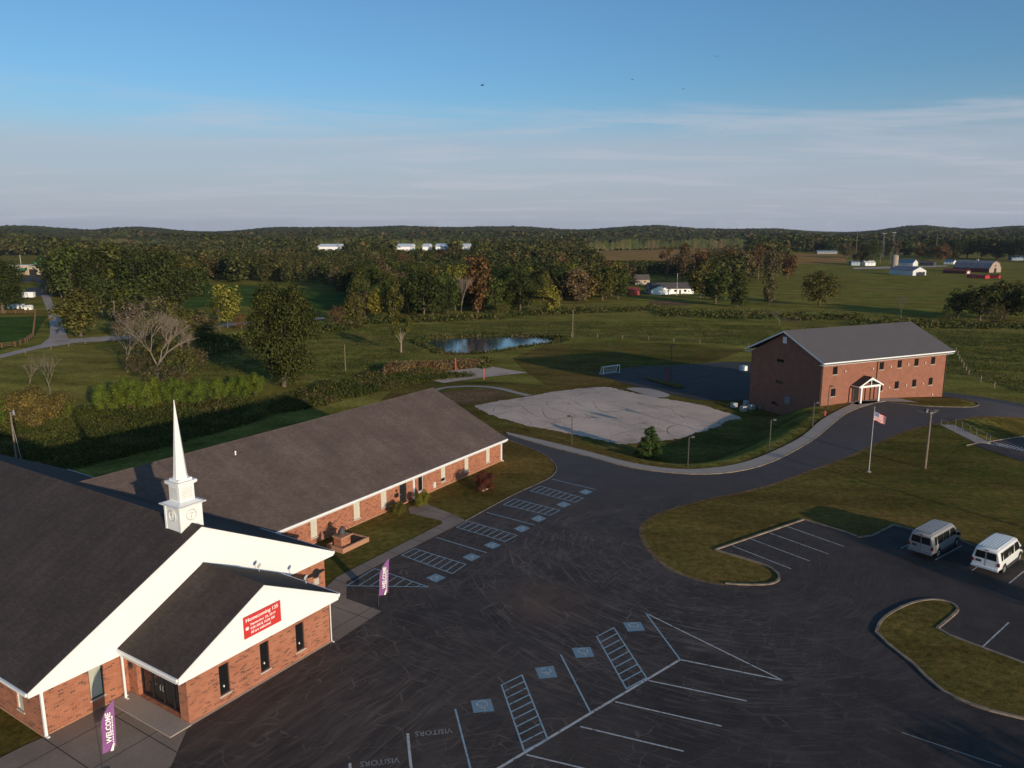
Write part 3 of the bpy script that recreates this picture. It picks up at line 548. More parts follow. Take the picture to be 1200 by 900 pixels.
# ------------------------------------------------------------ buildings
def wall(mb,ax,c,s0,s1,z0,z1,sg,ops=(),dep=.12,m=0):
    """wall face on plane ax=c (ax 'a' or 'b'), outward sign sg, with openings (s0,s1,z0,z1) and their reveals"""
    def P(s,z,d=0): return (c-sg*d,s,z) if ax=='a' else (s,c-sg*d,z)
    xs=sorted({s0,s1,*[v for o in ops for v in o[:2]]}); zs=sorted({z0,z1,*[v for o in ops for v in o[2:4]]})
    flip=(ax=='b')==(sg>0)
    for i in range(len(xs)-1):
        for j in range(len(zs)-1):
            xm=(xs[i]+xs[i+1])/2; zm=(zs[j]+zs[j+1])/2
            if any(o[0]<xm<o[1] and o[2]<zm<o[3] for o in ops): continue
            q=[P(xs[i],zs[j]),P(xs[i+1],zs[j]),P(xs[i+1],zs[j+1]),P(xs[i],zs[j+1])]; mb.poly(q[::-1] if flip else q,m)
    for a0,a1,b0,b1 in [o[:4] for o in ops]:
        for q in ([P(a0,b0),P(a0,b1),P(a0,b1,dep),P(a0,b0,dep)],[P(a1,b0),P(a1,b1),P(a1,b1,dep),P(a1,b0,dep)],[P(a0,b0),P(a1,b0),P(a1,b0,dep),P(a0,b0,dep)],[P(a0,b1),P(a1,b1),P(a1,b1,dep),P(a0,b1,dep)]): mb.poly(q,m)
def abox(mb,ax,c,sg,s0,s1,z0,z1,d0,d1,m=0):   # box between depths d0..d1 outward from plane c
    lo,hi=sorted((c+sg*d0,c+sg*d1))
    return mb.box(lo,hi,s0,s1,z0,z1,m) if ax=='a' else mb.box(s0,s1,lo,hi,z0,z1,m)
def window(par,ax,c,sg,o,frame='black',pane='glass',dep=.11,sill=True,mull=1,name='window',cross=0,fw=.05):
    s0,s1,z0,z1=o; mb=MB(); w=fw
    abox(mb,ax,c,sg,s0,s0+w,z0,z1,-dep,-dep+.06); abox(mb,ax,c,sg,s1-w,s1,z0,z1,-dep,-dep+.06); abox(mb,ax,c,sg,s0+w,s1-w,z0,z0+w,-dep,-dep+.06); abox(mb,ax,c,sg,s0+w,s1-w,z1-w,z1,-dep,-dep+.06)
    for k in range(1,mull): x=s0+(s1-s0)*k/mull; abox(mb,ax,c,sg,x-w/2,x+w/2,z0+w,z1-w,-dep,-dep+.055)
    if cross: zc=z0+(z1-z0)*cross; abox(mb,ax,c,sg,s0+w,s1-w,zc-w/2,zc+w/2,-dep,-dep+.05)
    wd_=mb.build(name,[frame],par)
    g_=MB(); abox(g_,ax,c,sg,s0,s1,z0,z1,-dep-.02,-dep+.015); g_.build('pane',[pane],wd_)
    if sill: q=MB(); abox(q,ax,c,sg,s0-.06,s1+.06,z0-.09,z0-.002,-dep,.05); q.build('sill',['sill'],wd_)
    return wd_
def gable_roof(par,L0,L1,e0,e1,ez,rz_,axis,mat='roof',th=.14,trim='white',gut=True):
    """axis: direction of the ridge ('a' or 'b'); runs L0..L1 along it, eaves at e0,e1 on the other"""
    m_=(e0+e1)/2; mb=MB()
    def P(l,e,z): return (l,e,z) if axis=='a' else (e,l,z)
    pr_=[(e0,ez),(m_,rz_),(e1,ez),(e1,ez-th),(m_,rz_-th),(e0,ez-th)]
    mb.prism([P(L0,e,z) for e,z in pr_],tuple(Vector(P(L1,0,0))-Vector(P(L0,0,0))),0)
    r=mb.build('roof',[mat],par)
    for e,s in((e0,-1),(e1,1)):                     # eave gutters
        mb=MB(); a0,a1=sorted((e+s*.01,e+s*.11)); zz=(ez-th-.06,ez-.03)
        (mb.box(L0+.02,L1-.02,a0,a1,*zz) if axis=='a' else mb.box(a0,a1,L0+.02,L1-.02,*zz)); mb.build('gutter',[trim],r)
    for l,s in((L0,-1),(L1,1)):                     # rake boards: one inverted V at each end
        q=[P(l+s*.002,e0,ez-.035),P(l+s*.002,m_,rz_-.035),P(l+s*.002,e1,ez-.035),P(l+s*.002,e1,ez-.26),P(l+s*.002,m_,rz_-.26),P(l+s*.002,e0,ez-.26)]
        mb=MB(); mb.prism(q,tuple(Vector(P(s*.035,0,0))),0); mb.build('rake_board',[trim],r)
    # ridge cap
    mb=MB(); mb.prism([P(L0+.02,m_-.14,rz_-.05),P(L0+.02,m_,rz_+.035),P(L0+.02,m_+.14,rz_-.05)],tuple(Vector(P(L1-.02,0,0))-Vector(P(L0+.02,0,0))),0); mb.build('ridge_cap',[mat],r)
    return r
def downspout(par,x,y,z0,z1,mat='white',w=.09,name='downspout'):
    mb=MB(); mb.box(x-w/2,x+w/2,y-w/2,y+w/2,z0,z1); mb.box(x-w*.7,x+w*.7,y-w*.7,y+w*.7,z1-.16,z1-.002); mb.box(x-w/2,x+w/2,y-w/2-.2,y-w/2,z0,z0+.1); return mb.build(name,[mat],par)
# ---- church
W_=19.84; OE=.677; OG=.326; HE=3.03; HR=8.46; D_=36.
C0=(CHU.o[0],CHU.o[1],0)
ch=thing('church','brick church with white gable front, dark shingle roof and white steeple','church',C0,CHU.th)
wt=2.68
def opx(ax,c,x0,y0,x1,y1,xm=None):   # opening from two opposite corners in the photo
    f=CHU.onb if ax=='b' else CHU.ona; a=f(c,x0,y0); b=f(c,x1,y1); return (min(a[0],b[0]),max(a[0],b[0]),min(a[1],b[1]),max(a[1],b[1]))
w1=CHU.onb(0,102,790); w2=CHU.onb(0,123,810)
gw=(w1[0]+.05,w2[0]-.02,.72,2.52)
s1_=CHU.ona(0,24,826)
lw=(s1_[0]-.35,s1_[0]+.35,.75,2.45)
mb=MB(); wall(mb,'b',0,0,4.8,-.3,wt,-1,[gw]); wall(mb,'b',0,4.8,W_,-.3,wt,-1); wall(mb,'a',0,0,D_,-1,wt,-1,[lw,(9,9.7,.75,2.45),(15,15.7,.75,2.45)]); wall(mb,'a',W_,0,7.5,-1,wt,1); wall(mb,'a',W_,27.6,D_,-3,wt,1); wall(mb,'b',D_,0,W_,-3,wt,1); mb.build('wall',['brick'],ch)
mb=MB(); mb.box(-.04,4.8,-.04,-.001,-.2,.12); mb.box(-.04,-.001,0,D_,-1,.12); mb.build('base_course',['tbrick'],ch)
mb=MB(); mb.prism([(-OE+.04,-OG+.03,wt),(W_+OE-.04,-OG+.03,wt),(W_+OE-.04,-OG+.03,HE-.17),(W_/2,-OG+.03,HR-.18),(-OE+.04,-OG+.03,HE-.17)],(0,OG-.04,0)); mb.build('gable',['siding'],ch)
for q in((-OE+.04,0,-.003,D_),(W_,W_+OE-.04,-.003,7.4),(W_,W_+OE-.04,27.7,D_)): mb=MB(); mb.box(*q,wt-.04,wt); mb.build('soffit',['white'],ch)
mb=MB(); mb.prism([(0,D_,wt),(W_,D_,wt),(W_,D_,HE-.17),(W_/2,D_,HR-.2),(0,D_,HE-.17)],(0,-.1,0)); mb.build('rear_gable',['siding'],ch)
gable_roof(ch,-OG,D_+.3,-OE,W_+OE,HE,HR,'b')
window(ch,'b',0,-1,gw,'dgrey','blind'); window(ch,'a',0,-1,lw,'white2','blind'); window(ch,'a',0,-1,(9,9.7,.75,2.45),'white2','blind'); window(ch,'a',0,-1,(15,15.7,.75,2.45),'white2','blind')
downspout(ch,.06,-.07,0,wt+.05,w=.13); downspout(ch,4.40,-.07,.05,wt+.05)
# steeple
st_b=.62; SS=1.5; scx=W_/2; scy=st_b+SS/2
def zst(px,py): return CHU.onb(scy-SS/2,px,py)[1]
stp=thing('steeple',None,None); stp.parent=ch; stp.location=(scx,scy,0)
wx=CHU.w(scx-SS/2,st_b)
def zpx(py,X=wx): 
    lo,hi=5,20
    for _ in range(40):
        m=(lo+hi)/2
        if proj(X[0],X[1],m)[1]>py: lo=m
        else: hi=m
    return lo
cc=CHU.w(scx,scy)
zb1=zpx(597.5); zc1=zpx(591.5); z2=zpx(587,cc); zb2=zpx(566.5,cc); zc2=zpx(562.5,cc); ztip=zpx(468.5,cc)
h_=SS/2; sb=SS*.68/2
mb=MB(); mb.box(-h_,h_,-h_,h_,7.3,zb1)
for sx in(-1,1):
    for sy_ in(-1,1): mb.box(min(sx*(h_-.12),sx*(h_+.03)),max(sx*(h_-.12),sx*(h_+.03)),min(sy_*(h_-.12),sy_*(h_+.03)),max(sy_*(h_-.12),sy_*(h_+.03)),7.3,zb1)
mb.build('base_box',['white'],stp)
mb=MB(); 
for k,(e,za,zb_) in enumerate(((.05,zb1,zb1+.08),(.14,zb1+.08,zb1+.16),(.22,zb1+.16,z2-.10))): mb.box(-h_-e,h_+e,-h_-e,h_+e,za,zb_)
mb.prism([(-h_-.22,-h_-.22,z2-.10),(h_+.22,-h_-.22,z2-.10),(h_+.22,h_+.22,z2-.10),(-h_-.22,h_+.22,z2-.10)],(0,0,.03)); mb.build('cornice',['white'],stp)
mb=MB(); mb.lathe((0,0,0),[((h_+.2)*1.414,z2-.07),((sb+.02)*1.414,z2+.12)],4,rot=math.pi/4); mb.build('cornice',['white'],stp)
mb=MB(); mb.box(-sb,sb,-sb,sb,z2,zb2); o=mb.build('louvre_box',['white'],stp)
mb=MB()
for ax in(0,1):
    for s in(-1,1):
        for k in range(9):
            z=z2+.25+(zb2-z2-.35)*k/9; lo,hi=sorted((s*sb,s*(sb+.035)))
            (mb.box(lo,hi,-sb*.72,sb*.72,z,z+.035) if ax==0 else mb.box(-sb*.72,sb*.72,lo,hi,z,z+.035))
mb.build('louvre',['white2'],o)
mb=MB(); mb.box(-sb-.06,sb+.06,-sb-.06,sb+.06,zb2,zb2+.07); mb.box(-sb-.15,sb+.15,-sb-.15,sb+.15,zb2+.07,zc2+.02); mb.build('cornice',['white'],stp)
r0=.40; mb=MB(); mb.box(-r0-.06,r0+.06,-r0-.06,r0+.06,zc2,zc2+.16); mb.lathe((0,0,0),[(r0*1.12,zc2+.16),(r0*1.0,zc2+.4),(.035,ztip-.25),(.02,ztip)],8,rot=math.pi/8); mb.build('spire',['white'],stp)
mb=MB(); mb.tube([(0,0,ztip-.1),(0,0,ztip+.35)],.018,6); mb.build('finial',['bronze'],stp)
for ax in(0,1):
    for s in(-1,1):
        mb=MB(); cz=(8.25+zb1)/2+.12; rr=.33
        def Q(t,z,d): return (s*(h_+d),t,z) if ax==0 else (t,s*(h_+d),z)
        ring=[Q(rr*math.cos(t),cz+rr*math.sin(t),.03) for t in np.linspace(0,2*math.pi,25)]; mb.tube(ring,.035,6)
        mb.tube([Q(0,cz-rr*.7,.02),Q(0,cz+rr*.7,.02)],.03,5); mb.tube([Q(-rr*.4,cz+.08,.02),Q(rr*.4,cz+.08,.02)],.03,5)
        mb.build('round_emblem',['white2'],stp,smooth=True)
# roof flood lights and the emblem beside the entry
def rflood(par,x,y,z):
    mb=MB(); mb.tube([(x,y,z),(x,y,z+.35)],.02,6); T=Matrix.Translation((x,y,z+.45))@Matrix.Rotation(.5,4,'X')@Matrix.Rotation(.4,4,'Z'); mb.box(-.13,.13,-.06,.06,-.1,.12,T=T); mb.build('roof_floodlight',['white2'],par)
e0=4.735; EW=10.232; ED=5.5; EHE=3.2; EHR=6.13; EO=.63
def roofz(a): return HE+(HR-HE)*(1-abs(a-W_/2)/(W_/2+OE))
def eroofz(a): return EHE+(EHR-EHE)*(1-abs(a-(e0+EW/2))/(EW/2+EO))
rflood(ch,13.2,-1.2,eroofz(13.2)); rflood(ch,14.9,-3.6,eroofz(14.9))
emc=CHU.onb(-.03,370,671); mb=MB(); T=Matrix.Translation((emc[0],-.05,emc[1]-.05))@Matrix.Rotation(math.pi/2,4,'X')
mb.lathe((0,0,0),[(.34,-.03),(.34,.03),(.25,.05)],20); mb.v=[tuple(T@Vector(v)) for v in mb.v]; k0=len(mb.v)
for s in(-1,1): mb.prism([(emc[0]+s*.3,-.03,emc[1]+.08),(emc[0]+s*.75,-.03,emc[1]+.02),(emc[0]+s*.8,-.03,emc[1]-.12),(emc[0]+s*.3,-.03,emc[1]-.18)],(0,-.05,0))
mb.build('wall_emblem',['black'],ch)
mb=MB(); mb.box(emc[0]-.22,emc[0]+.24,-.06,-.001,emc[1]-.95,emc[1]-.45); mb.build('wall_plaque',['sill'],ch)
# entry wing
EB=-ED
ew=thing('entry_porch',None,None); ew.parent=ch
ewin=[]
for x0,x1 in((507,540),(604,633),(688,714)):
    a0=CHU.onb(EB,x0/2,812)[0]; a1=CHU.onb(EB,x1/2,812)[0]
    ewin.append((a0,a1))
cs=[CHU.onb(EB,(507+540)/4,450+655/2),CHU.onb(EB,(604+633)/4,450+597/2+2),CHU.onb(EB,(688+714)/4,450+550/2+2)]
ewin=[(c[0]-.33,c[0]+.33,.62,2.42) for c in cs]
ewt=2.78
door=(-4.75,-.85,.12,2.35)
mb=MB(); wall(mb,'b',EB,e0,e0+EW,-.3,ewt,-1,ewin,.16); wall(mb,'a',e0,EB,-.0,-.3,ewt,-1,[door],.35); wall(mb,'a',e0+EW,EB,-.0,-.3,ewt,1,[],.1); mb.build('wall',['brick'],ew)
for o in ewin:
    wn=window(ew,'b',EB,-1,o,'black','glass',.15)
    mb=MB(); mb.lathe(((o[0]+o[1])/2,EB+.10,o[2]+.42),[(.03,-.04),(.045,0),(.012,.09)],8); mb.build('ornament',['ink'],wn)
mb=MB(); mb.prism([(e0-EO+.04,EB-OG+.03,ewt),(e0+EW+EO-.04,EB-OG+.03,ewt),(e0+EW+EO-.04,EB-OG+.03,EHE-.17),(e0+EW/2,EB-OG+.03,EHR-.18),(e0-EO+.04,EB-OG+.03,EHE-.17)],(0,OG-.03,0)); mb.build('gable',['siding'],ew)
for q in((e0-EO+.04,e0),(e0+EW,e0+EW+EO-.04)): mb=MB(); mb.box(*q,EB,-.33,ewt-.04,ewt); mb.build('soffit',['white'],ew)
gable_roof(ew,EB-OG,-OG+.05,e0-EO,e0+EW+EO,EHE,EHR,'b')
downspout(ew,e0+EW+.06,EB-.06,0,ewt,w=.05); downspout(ch,e0-EO+.12,-.42,.05,ewt+.3,w=.10)
mb=MB(); mb.box(e0-1.25,e0-.002,EB-.15,-.002,-.1,.12); mb.build('entrance_step',['lconc'],ew)
mb=MB(); mb.box(e0,e0+EW+.05,EB-.10,EB-.002,-.1,.07); mb.build('base_course',['lconc'],ew)
dp=.33; mb=MB(); fx=e0+dp
def fr(b0,b1,z0,z1,d=.07): mb.box(fx-d,fx,b0,b1,z0,z1)
ys=[-4.75,-3.80,-2.85,-1.85,-.85]
for y in ys: fr(y-.035 if y>-4.7 else y,y+.035 if y<-.9 else y,.12,2.35)
fr(-4.715,-.885,2.28,2.35); fr(-4.715,-.885,.121,.24,.065)
dr=mb.build('entrance_door',['black'],ew)
mb=MB(); mb.box(fx+.002,fx+.02,-4.75,-.85,.12,2.35); mb.build('pane',['glass'],dr)
for y in(-2.95,-2.72): 
    mb=MB(); mb.tube([(fx-.075,y,1.0),(fx-.13,y,1.02),(fx-.13,y,1.28),(fx-.075,y,1.3)],.018,6); mb.build('handle',['steel'],dr)
mb=MB(); mb.box(e0-.1,e0-.002,-.55,-.25,1.75,2.0); mb.build('wall_light',['bronze'],ew)
# banner on the entry gable
bq=[CHU.onb(EB-OG-.02,284.5,724.5),CHU.onb(EB-OG-.02,327.8,703.3),CHU.onb(EB-OG-.02,329.6,727.3),CHU.onb(EB-OG-.02,286.5,749.5)]
print('banner',bq)
ba0=(bq[0][0]+bq[3][0])/2; ba1=(bq[1][0]+bq[2][0])/2; bz1=(bq[0][1]+bq[1][1])/2; bz0=(bq[2][1]+bq[3][1])/2
bn=thing('banner','red banner with white homecoming lettering on the white entry gable','banner',CHU.w((ba0+ba1)/2,EB-OG-.03,(bz0+bz1)/2),CHU.th)
bw=(ba1-ba0)/2; bh=(bz1-bz0)/2
mb=MB(); mb.box(-bw,bw,-.012,.0,-bh,bh); mb.build('cloth',['banner_red'],bn)
MX=Matrix.Rotation(math.pi/2,4,'X')
def btext(s,x,z,w,h,par,al='LEFT',y=-.016,mat='ink'):
    o=text('lettering',s,1,mat,Matrix.Identity(4),par,.003,'LEFT',.02); xs=[v.co.x for v in o.data.vertices]; ys_=[v.co.y for v in o.data.vertices]
    o.data.transform(Matrix.Translation((x,y,z))@MX@Matrix.Diagonal((w/(max(xs)-min(xs)),h/(max(ys_)-min(ys_)),1,1))@Matrix.Translation((-min(xs),-(min(ys_)+max(ys_))/2,0))); return o
btext('Homecoming 135',-bw*.88,bh*.58,bw*1.74,bh*.46,bn); btext('September 29, 2019',-bw*.66,bh*.10,bw*1.36,bh*.28,bn); btext('9:00 AM & 10:30 AM',-bw*.66,-bh*.26,bw*1.30,bh*.24,bn); btext('All are welcome!',-bw*.66,-bh*.62,bw*1.08,bh*.26,bn)
mb=MB(); mb.box(-bw*.90,-bw*.76,-.018,-.013,-bh*.26,bh*.02); mb.box(-bw*.93,-bw*.73,-.019,-.014,-bh*.14,-bh*.09); mb.build('printed_icon',['ink'],bn)
# ---- annex wing
AO=7.44; AL=34.4; AH=2.68; AR=7.42; AW=20.2
an=thing('office_wing','long low brick wing with brown shingle roof beside the church','building',C0,CHU.th)
ax1=W_+AL; awt=2.38
def aw(x): return CHU.onb(AO,x,0.)  # unused
wl=[]
for x,yt,yb,wd2 in((368.7,607,630,.75),(418.7,586,608,.8),(450.3,573,595,.8),(493.3,555.5,574,.75),(519.7,544.5,562,.75),(547,533,550,.75),(572,522.5,539.5,.75)):
    t=CHU.onb(AO,x,yt); b=CHU.onb(AO,x,yb); wl.append((b[0]-wd2/2,b[0]+wd2/2,max(.45,b[1]),2.3))
print('annex windows',[[round(q,2) for q in w] for w in wl])
wl=[(w[0],w[1],.55,2.30) for w in wl]
d0=CHU.onb(AO,473,598); dop=(d0[0]-.5,d0[0]+.5,.05,2.22)
mb=MB(); wall(mb,'b',AO,W_,ax1,-.4,awt,-1,wl+[dop],.14); wall(mb,'a',ax1,AO,AO+AW,-3,awt,1); wall(mb,'b',AO+AW,W_,ax1,-3,awt,1); mb.prism([(ax1,AO,awt),(ax1,AO+AW,awt),(ax1,AO+AW/2,AR-.35)],(-.1,0,0)); mb.build('wall',['brick'],an)
mb=MB(); mb.box(W_,ax1+.05,AO-.06,AO-.002,-.3,.13); mb.build('base_course',['tbrick'],an)
for i,w in enumerate(wl):
    wo=window(an,'b',AO,-1,w,'white2','cream' if i not in(3,) else 'glass',.12)
    if i in (4,3): q=MB(); q.box(w[0]+.06,w[1]-.06,AO+.085,AO+.10,w[2]+.05,w[2]+(.35 if i==4 else 1.0)); q.build('lower_pane',['glass'],wo)
gable_roof(an,W_-8.4,ax1+.44,AO-.556,AO+AW+.556,AH,AR,'a','roofb')
mb=MB(); mb.box(W_+OE,ax1+.4,AO-.55,AO-.003,awt-.04,awt); mb.build('soffit',['white'],an)
for a in (ax1-.06,CHU.onb(AO-.05,485,580)[0]): downspout(an,a,AO-.06,.05,awt+.1,w=.14)
dd=MB(); dd.box(dop[0]+.04,dop[1]-.04,AO+.11,AO+.135,dop[2],dop[3]-.04); dd=dd.build('door',['black'],an); q=MB(); q.tube([(dop[0]+.15,AO+.10,1.05),(dop[0]+.15,AO+.05,1.05),(dop[0]+.27,AO+.05,1.05)],.02,6); q.build('handle',['steel'],dd)
q=MB(); q.box(dop[0]-.03,dop[0]+.04,AO+.02,AO+.14,dop[2],dop[3]); q.box(dop[1]-.04,dop[1]+.03,AO+.02,AO+.14,dop[2],dop[3]); q.box(dop[0]+.04,dop[1]-.04,AO+.02,AO+.14,dop[3]-.04,dop[3]+.02); q.build('frame',['dgrey'],dd)
mb=MB(); mb.box(dop[0]-.75,dop[0]-.35,AO-.17,AO-.002,1.05,1.4); mb.box(dop[0]-.6,dop[0]-.45,AO-.1,AO-.002,1.6,1.75); mb.build('mailbox',['black'],an)
ub=CHU.onb(AO,508.5,578); mb=MB(); mb.box(ub[0]-.15,ub[0]+.15,AO-.16,AO-.002,.35,.95); mb.build('meter_box',['white2'],an)
def aroof(b): return AH+(b-(AO-.556))*(AR-AH)/(AW/2+.556)
for px,py,s in((276,533,1),(305,622,.6)):
    d=ray(px,py); t=20.
    while True:
        X,Y,Z=d[0]*t,d[1]*t,CH+d[2]*t; a,b=CHU.l(X,Y)
        if Z<aroof(b): break
        t+=.02
    mb=MB(); mb.lathe((a,b,Z-.1),[(.06,0),(.06,.35*s),(.085,.36*s),(.085,.45*s)],10); mb.build('vent_pipe',['white'],an)
# ---- school building
BL=27.55; BW=15.09; BO=.887; BG=.696; BH=6.775; BR=10.63
bs=thing('school_building','two storey red brick building with grey gable roof and porch','building',(SCH.o[0],SCH.o[1],0),SCH.th)
def sb_(px,py): return SCH.onb(0,px,py)
def z4(x,y): return (850+x/4,360+y/4)
UW=[(515,298),(733,276),(817,268),(896,259),(974,251)]; LW=[(505,401),(727,376),(803,366),(885,357),(962,348)]
bops=[]
for k,(x,y) in enumerate(UW+LW):
    a,z=sb_(*z4(x,y)); hw=.48; bops.append((a-hw,a+hw,z-.55,z+.62))
print('b2 win',[[round(q,2) for q in o] for o in bops])
# level the two rows
zu=sum((o[2]+o[3])/2 for o in bops[:5])/5; lw_=bops[5:]
bops=[(o[0],o[1],zu-.6,zu+.6) for o in bops[:5]]+[(o[0],o[1],(o[2]+o[3])/2-.6,(o[2]+o[3])/2+.6) for o in lw_]
ddo=sb_(*z4(613,400)); bdoor=(ddo[0]-.55,ddo[0]+.55,.0,2.2)
bwt=BH-.45
gl=[(x,y) for x,y in ((258,251),(252,351),(233,450))]
gops=[]
for x,y in gl:
    b,z=SCH.ona(0,*z4(x,y)); gops.append((b-.8,b+.8,z-.25,z+.25))
mb=MB(); wall(mb,'b',0,0,BL,-4.0,bwt,-1,bops+[bdoor],.12); wall(mb,'a',0,0,BW,-4,bwt,-1,gops,.12); wall(mb,'a',BL,0,BW,-4,bwt,1); wall(mb,'b',BW,0,BL,-4,bwt,1)
mb.prism([(0,-.0,bwt),(0,BW,bwt),(0,BW,BH-.38),(0,BW/2,BR-.3),(0,0,BH-.38)],(.1,0,0)); mb.prism([(BL,0,bwt),(BL,BW,bwt),(BL,BW,BH-.38),(BL,BW/2,BR-.3),(BL,0,BH-.38)],(-.1,0,0)); mb.build('wall',['brick2'],bs)
for i,o in enumerate(bops): window(bs,'b',0,-1,o,'black','glass',.1,True,2 if i in(1,2,3,8) else 1)
for o in gops: window(bs,'a',0,-1,o,'black','glass',.1,False)
gable_roof(bs,-BG,BL+BG,-BO,BW+BO,BH,BR,'a','roofs',trim='white')
for q in((-BO+.02,-.003),(BW+.003,BW+BO-.02)): mb=MB(); mb.box(-BG+.05,BL+BG-.05,*q,bwt-.04,bwt); mb.build('soffit',['white'],bs)
for x,y in((708,320),(1030,300)):
    a=sb_(*z4(x,y))[0]; downspout(bs,a,-.07,-1.4 if x>900 else 0,bwt+.2,'bronze',.10)
downspout(bs,.10,-.07,-.2,bwt+.2,'bronze',.10)
vb,vz=SCH.ona(0,*z4(279,154)); mb=MB(); mb.box(-.06,-.002,vb-.45,vb+.35,vz-.5,vz+.5); mb.build('gable_vent',['white'],bs)
vb,vz=SCH.ona(0,*z4(295,434)); mb=MB(); mb.box(-.3,-.002,vb-.5,vb+.5,vz-.6,vz+.5); mb.build('electrical_box',['grey'],bs)
for x,y in((560,299),(690,287),(773,278),(855,268),(935,260),(765,376),(845,365),(923,357),(967,409)):
    a,z=sb_(*z4(x,y)); mb=MB(); mb.box(a-.13,a+.13,-.18,-.002,z-.13,z+.13); mb.build('wall_vent',['sill'],bs)
dd=MB(); dd.box(bdoor[0]+.04,bdoor[1]-.04,.09,.115,.0,2.16); dd=dd.build('door',['black'],bs); q=MB(); q.tube([(bdoor[0]+.15,.08,1.05),(bdoor[0]+.15,.03,1.05),(bdoor[0]+.27,.03,1.05)],.02,6); q.build('handle',['steel'],dd)
# porch
pa=sb_(*z4(577,440))[0]; px_=sb_(*z4(632,420))
g1=[flat(1007.8,473.2),flat(1028.5,470.5)]; l1=SCH.l(*g1[0]); l2=SCH.l(*g1[1]); print('porch posts',l1,l2)
pc=(l1[0]+l2[0])/2; pw=(l2[0]-l1[0])/2; pd=(l1[1]+l2[1])/2
po=thing('porch',None,None); po.parent=bs
zt=2.75; rid=3.95
for a in(pc-pw,pc+pw): mb=MB(); mb.box(a-.14,a+.14,pd-.14,pd+.14,0,zt-.3); mb.build('column',['white'],po)
mb=MB(); mb.box(pc-pw-.25,pc+pw+.25,pd-.12,pd+.12,zt-.3,zt); mb.box(pc-pw-.25,pc-pw-.03,pd+.12,-.01,zt-.3,zt); mb.box(pc+pw+.03,pc+pw+.25,pd+.12,-.01,zt-.3,zt); mb.build('beam',['white'],po)
mb=MB(); w_=pw+.55
for q,m in(([(pc-w_,zt-.02),(pc,rid),(pc+w_,zt-.02),(pc+w_-.3,zt-.02),(pc,rid-.30),(pc-w_+.3,zt-.02)],0),): mb.prism([(a,pd-.22,z) for a,z in q],(0,.12,0))
mb.box(pc-.06,pc+.06,pd-.18,pd-.12,zt,rid-.3); mb.build('pediment_trim',['white'],po)
gable_roof(po,pd-.24,-.02,pc-w_-.08,pc+w_+.08,zt+.02,rid+.08,'b','roof',.1)
mb=MB(); 
for a in(pa,sb_(*z4(655,400))[0],sb_(*z4(697,395))[0]): mb.box(a-.11,a+.11,-.2,-.002,0,2.3)
mb.build('pilaster',['brick2'],po)
mb=MB(); mb.box(pc-pw-1.2,pc+pw+1.0,pd-.6,-.05,-.4,.10); mb.build('porch_slab',['lconc'],po)
# ------------------------------------------------------------ street furniture and small things
def foot(px,py): return at(px,py)
def lamp(px,py,ty,label,heads=((1,0),),rz=0,group='parking lot lamp posts'):
    b=foot(px,py); hh=hgt(px,py,ty,b)
    t=thing('lamp_post',label,'lamp post',b,rz,group)
    mb=MB(); mb.box(-.05,.05,-.05,.05,-.1,hh-.1); mb.build('pole',['bronze'],t)
    mb=MB(); mb.box(-.11,.11,-.11,.11,-.02,.06); mb.build('base_plate',['bronze'],t)
    for x,y in heads:
        mb=MB(); L=.55; T=Matrix.Rotation(math.atan2(y,x),4,'Z'); mb.box(.05,.2,-.025,.025,hh-.14,hh-.08,T=T); mb.box(.18,.18+.42,-.17,.17,hh-.18,hh,T=T); h=mb.build('lamp_head',['bronze'],t)
        mb=MB(); mb.box(.22,.56,-.13,.13,hh-.195,hh-.181,T=T); mb.build('lens',['white2'],h)
    return t
lamp(670,521,487,'short dark lamp post between the annex end and the gravel ground',((-1,.1),))
lamp(806,547,511,'dark lamp post beside the small evergreen on the curved sidewalk',((1,.2),))
lamp(901.5,526.5,491,'dark lamp post on the grass bank halfway along the curved sidewalk',((1,.2),))
lamp(952,503,471,'dark lamp post on the bank below the school building corner',((1,.2),))
lamp(970,479,452,'dark lamp post in front of the school wall left of the porch',((1,.2),))
lamp(785.5,448,405,'tall thin lamp post on the rear lot island',((1,0),(-1,0)),.5)
# flag pole and flag
fb=foot(1018,553); fh=hgt(1018,553,478,fb)
t=thing('flagpole','tall silver flagpole on the lawn beside the curving road','flagpole',fb)
mb=MB(); mb.tube([(0,0,-.1),(0,0,fh)],[.06,.035],10); mb.build('pole',['steel'],t); mb=MB(); mb.lathe((0,0,fh),[(.02,0),(.07,.05),(.07,.09),(.02,.14)],10); mb.build('finial',['steel'],t)
mb=MB(); mb.lathe((0,0,0),[(.25,-.05),(.25,.06),(.1,.1)],12); mb.build('base_collar',['lconc'],t)
m=M_('flag_cloth'); v=m.uv; sp=m.n('SeparateXYZ',{0:v}); X,Y=sp.outputs[0],sp.outputs[1]
st=m.math('GREATER_THAN',m.math('MODULO',m.math('MULTIPLY',Y,13.),2.),1.); c=m.mix(st,(.42,.03,.04),(.62,.58,.56))
can=m.math('MULTIPLY',m.math('LESS_THAN',X,.4),m.math('GREATER_THAN',Y,6/13.)); sx=m.math('SUBTRACT',m.math('FRACT',m.math('MULTIPLY',X,15.)),.5); sy_=m.math('SUBTRACT',m.math('FRACT',m.math('MULTIPLY',Y,11.)),.5)
dot=m.math('LESS_THAN',m.math('ADD',m.math('MULTIPLY',sx,sx),m.math('MULTIPLY',sy_,sy_)),.07); c=m.mix(can,c,m.mix(dot,(.04,.05,.16),(.6,.6,.6))); MT['flag']=m.bsdf(c,.8,None,0,.1)
fw,fhh=1.62,.98; NX,NY=24,12; V=[];FC=[]; UVS=[]
zt_=fh-.25-.18
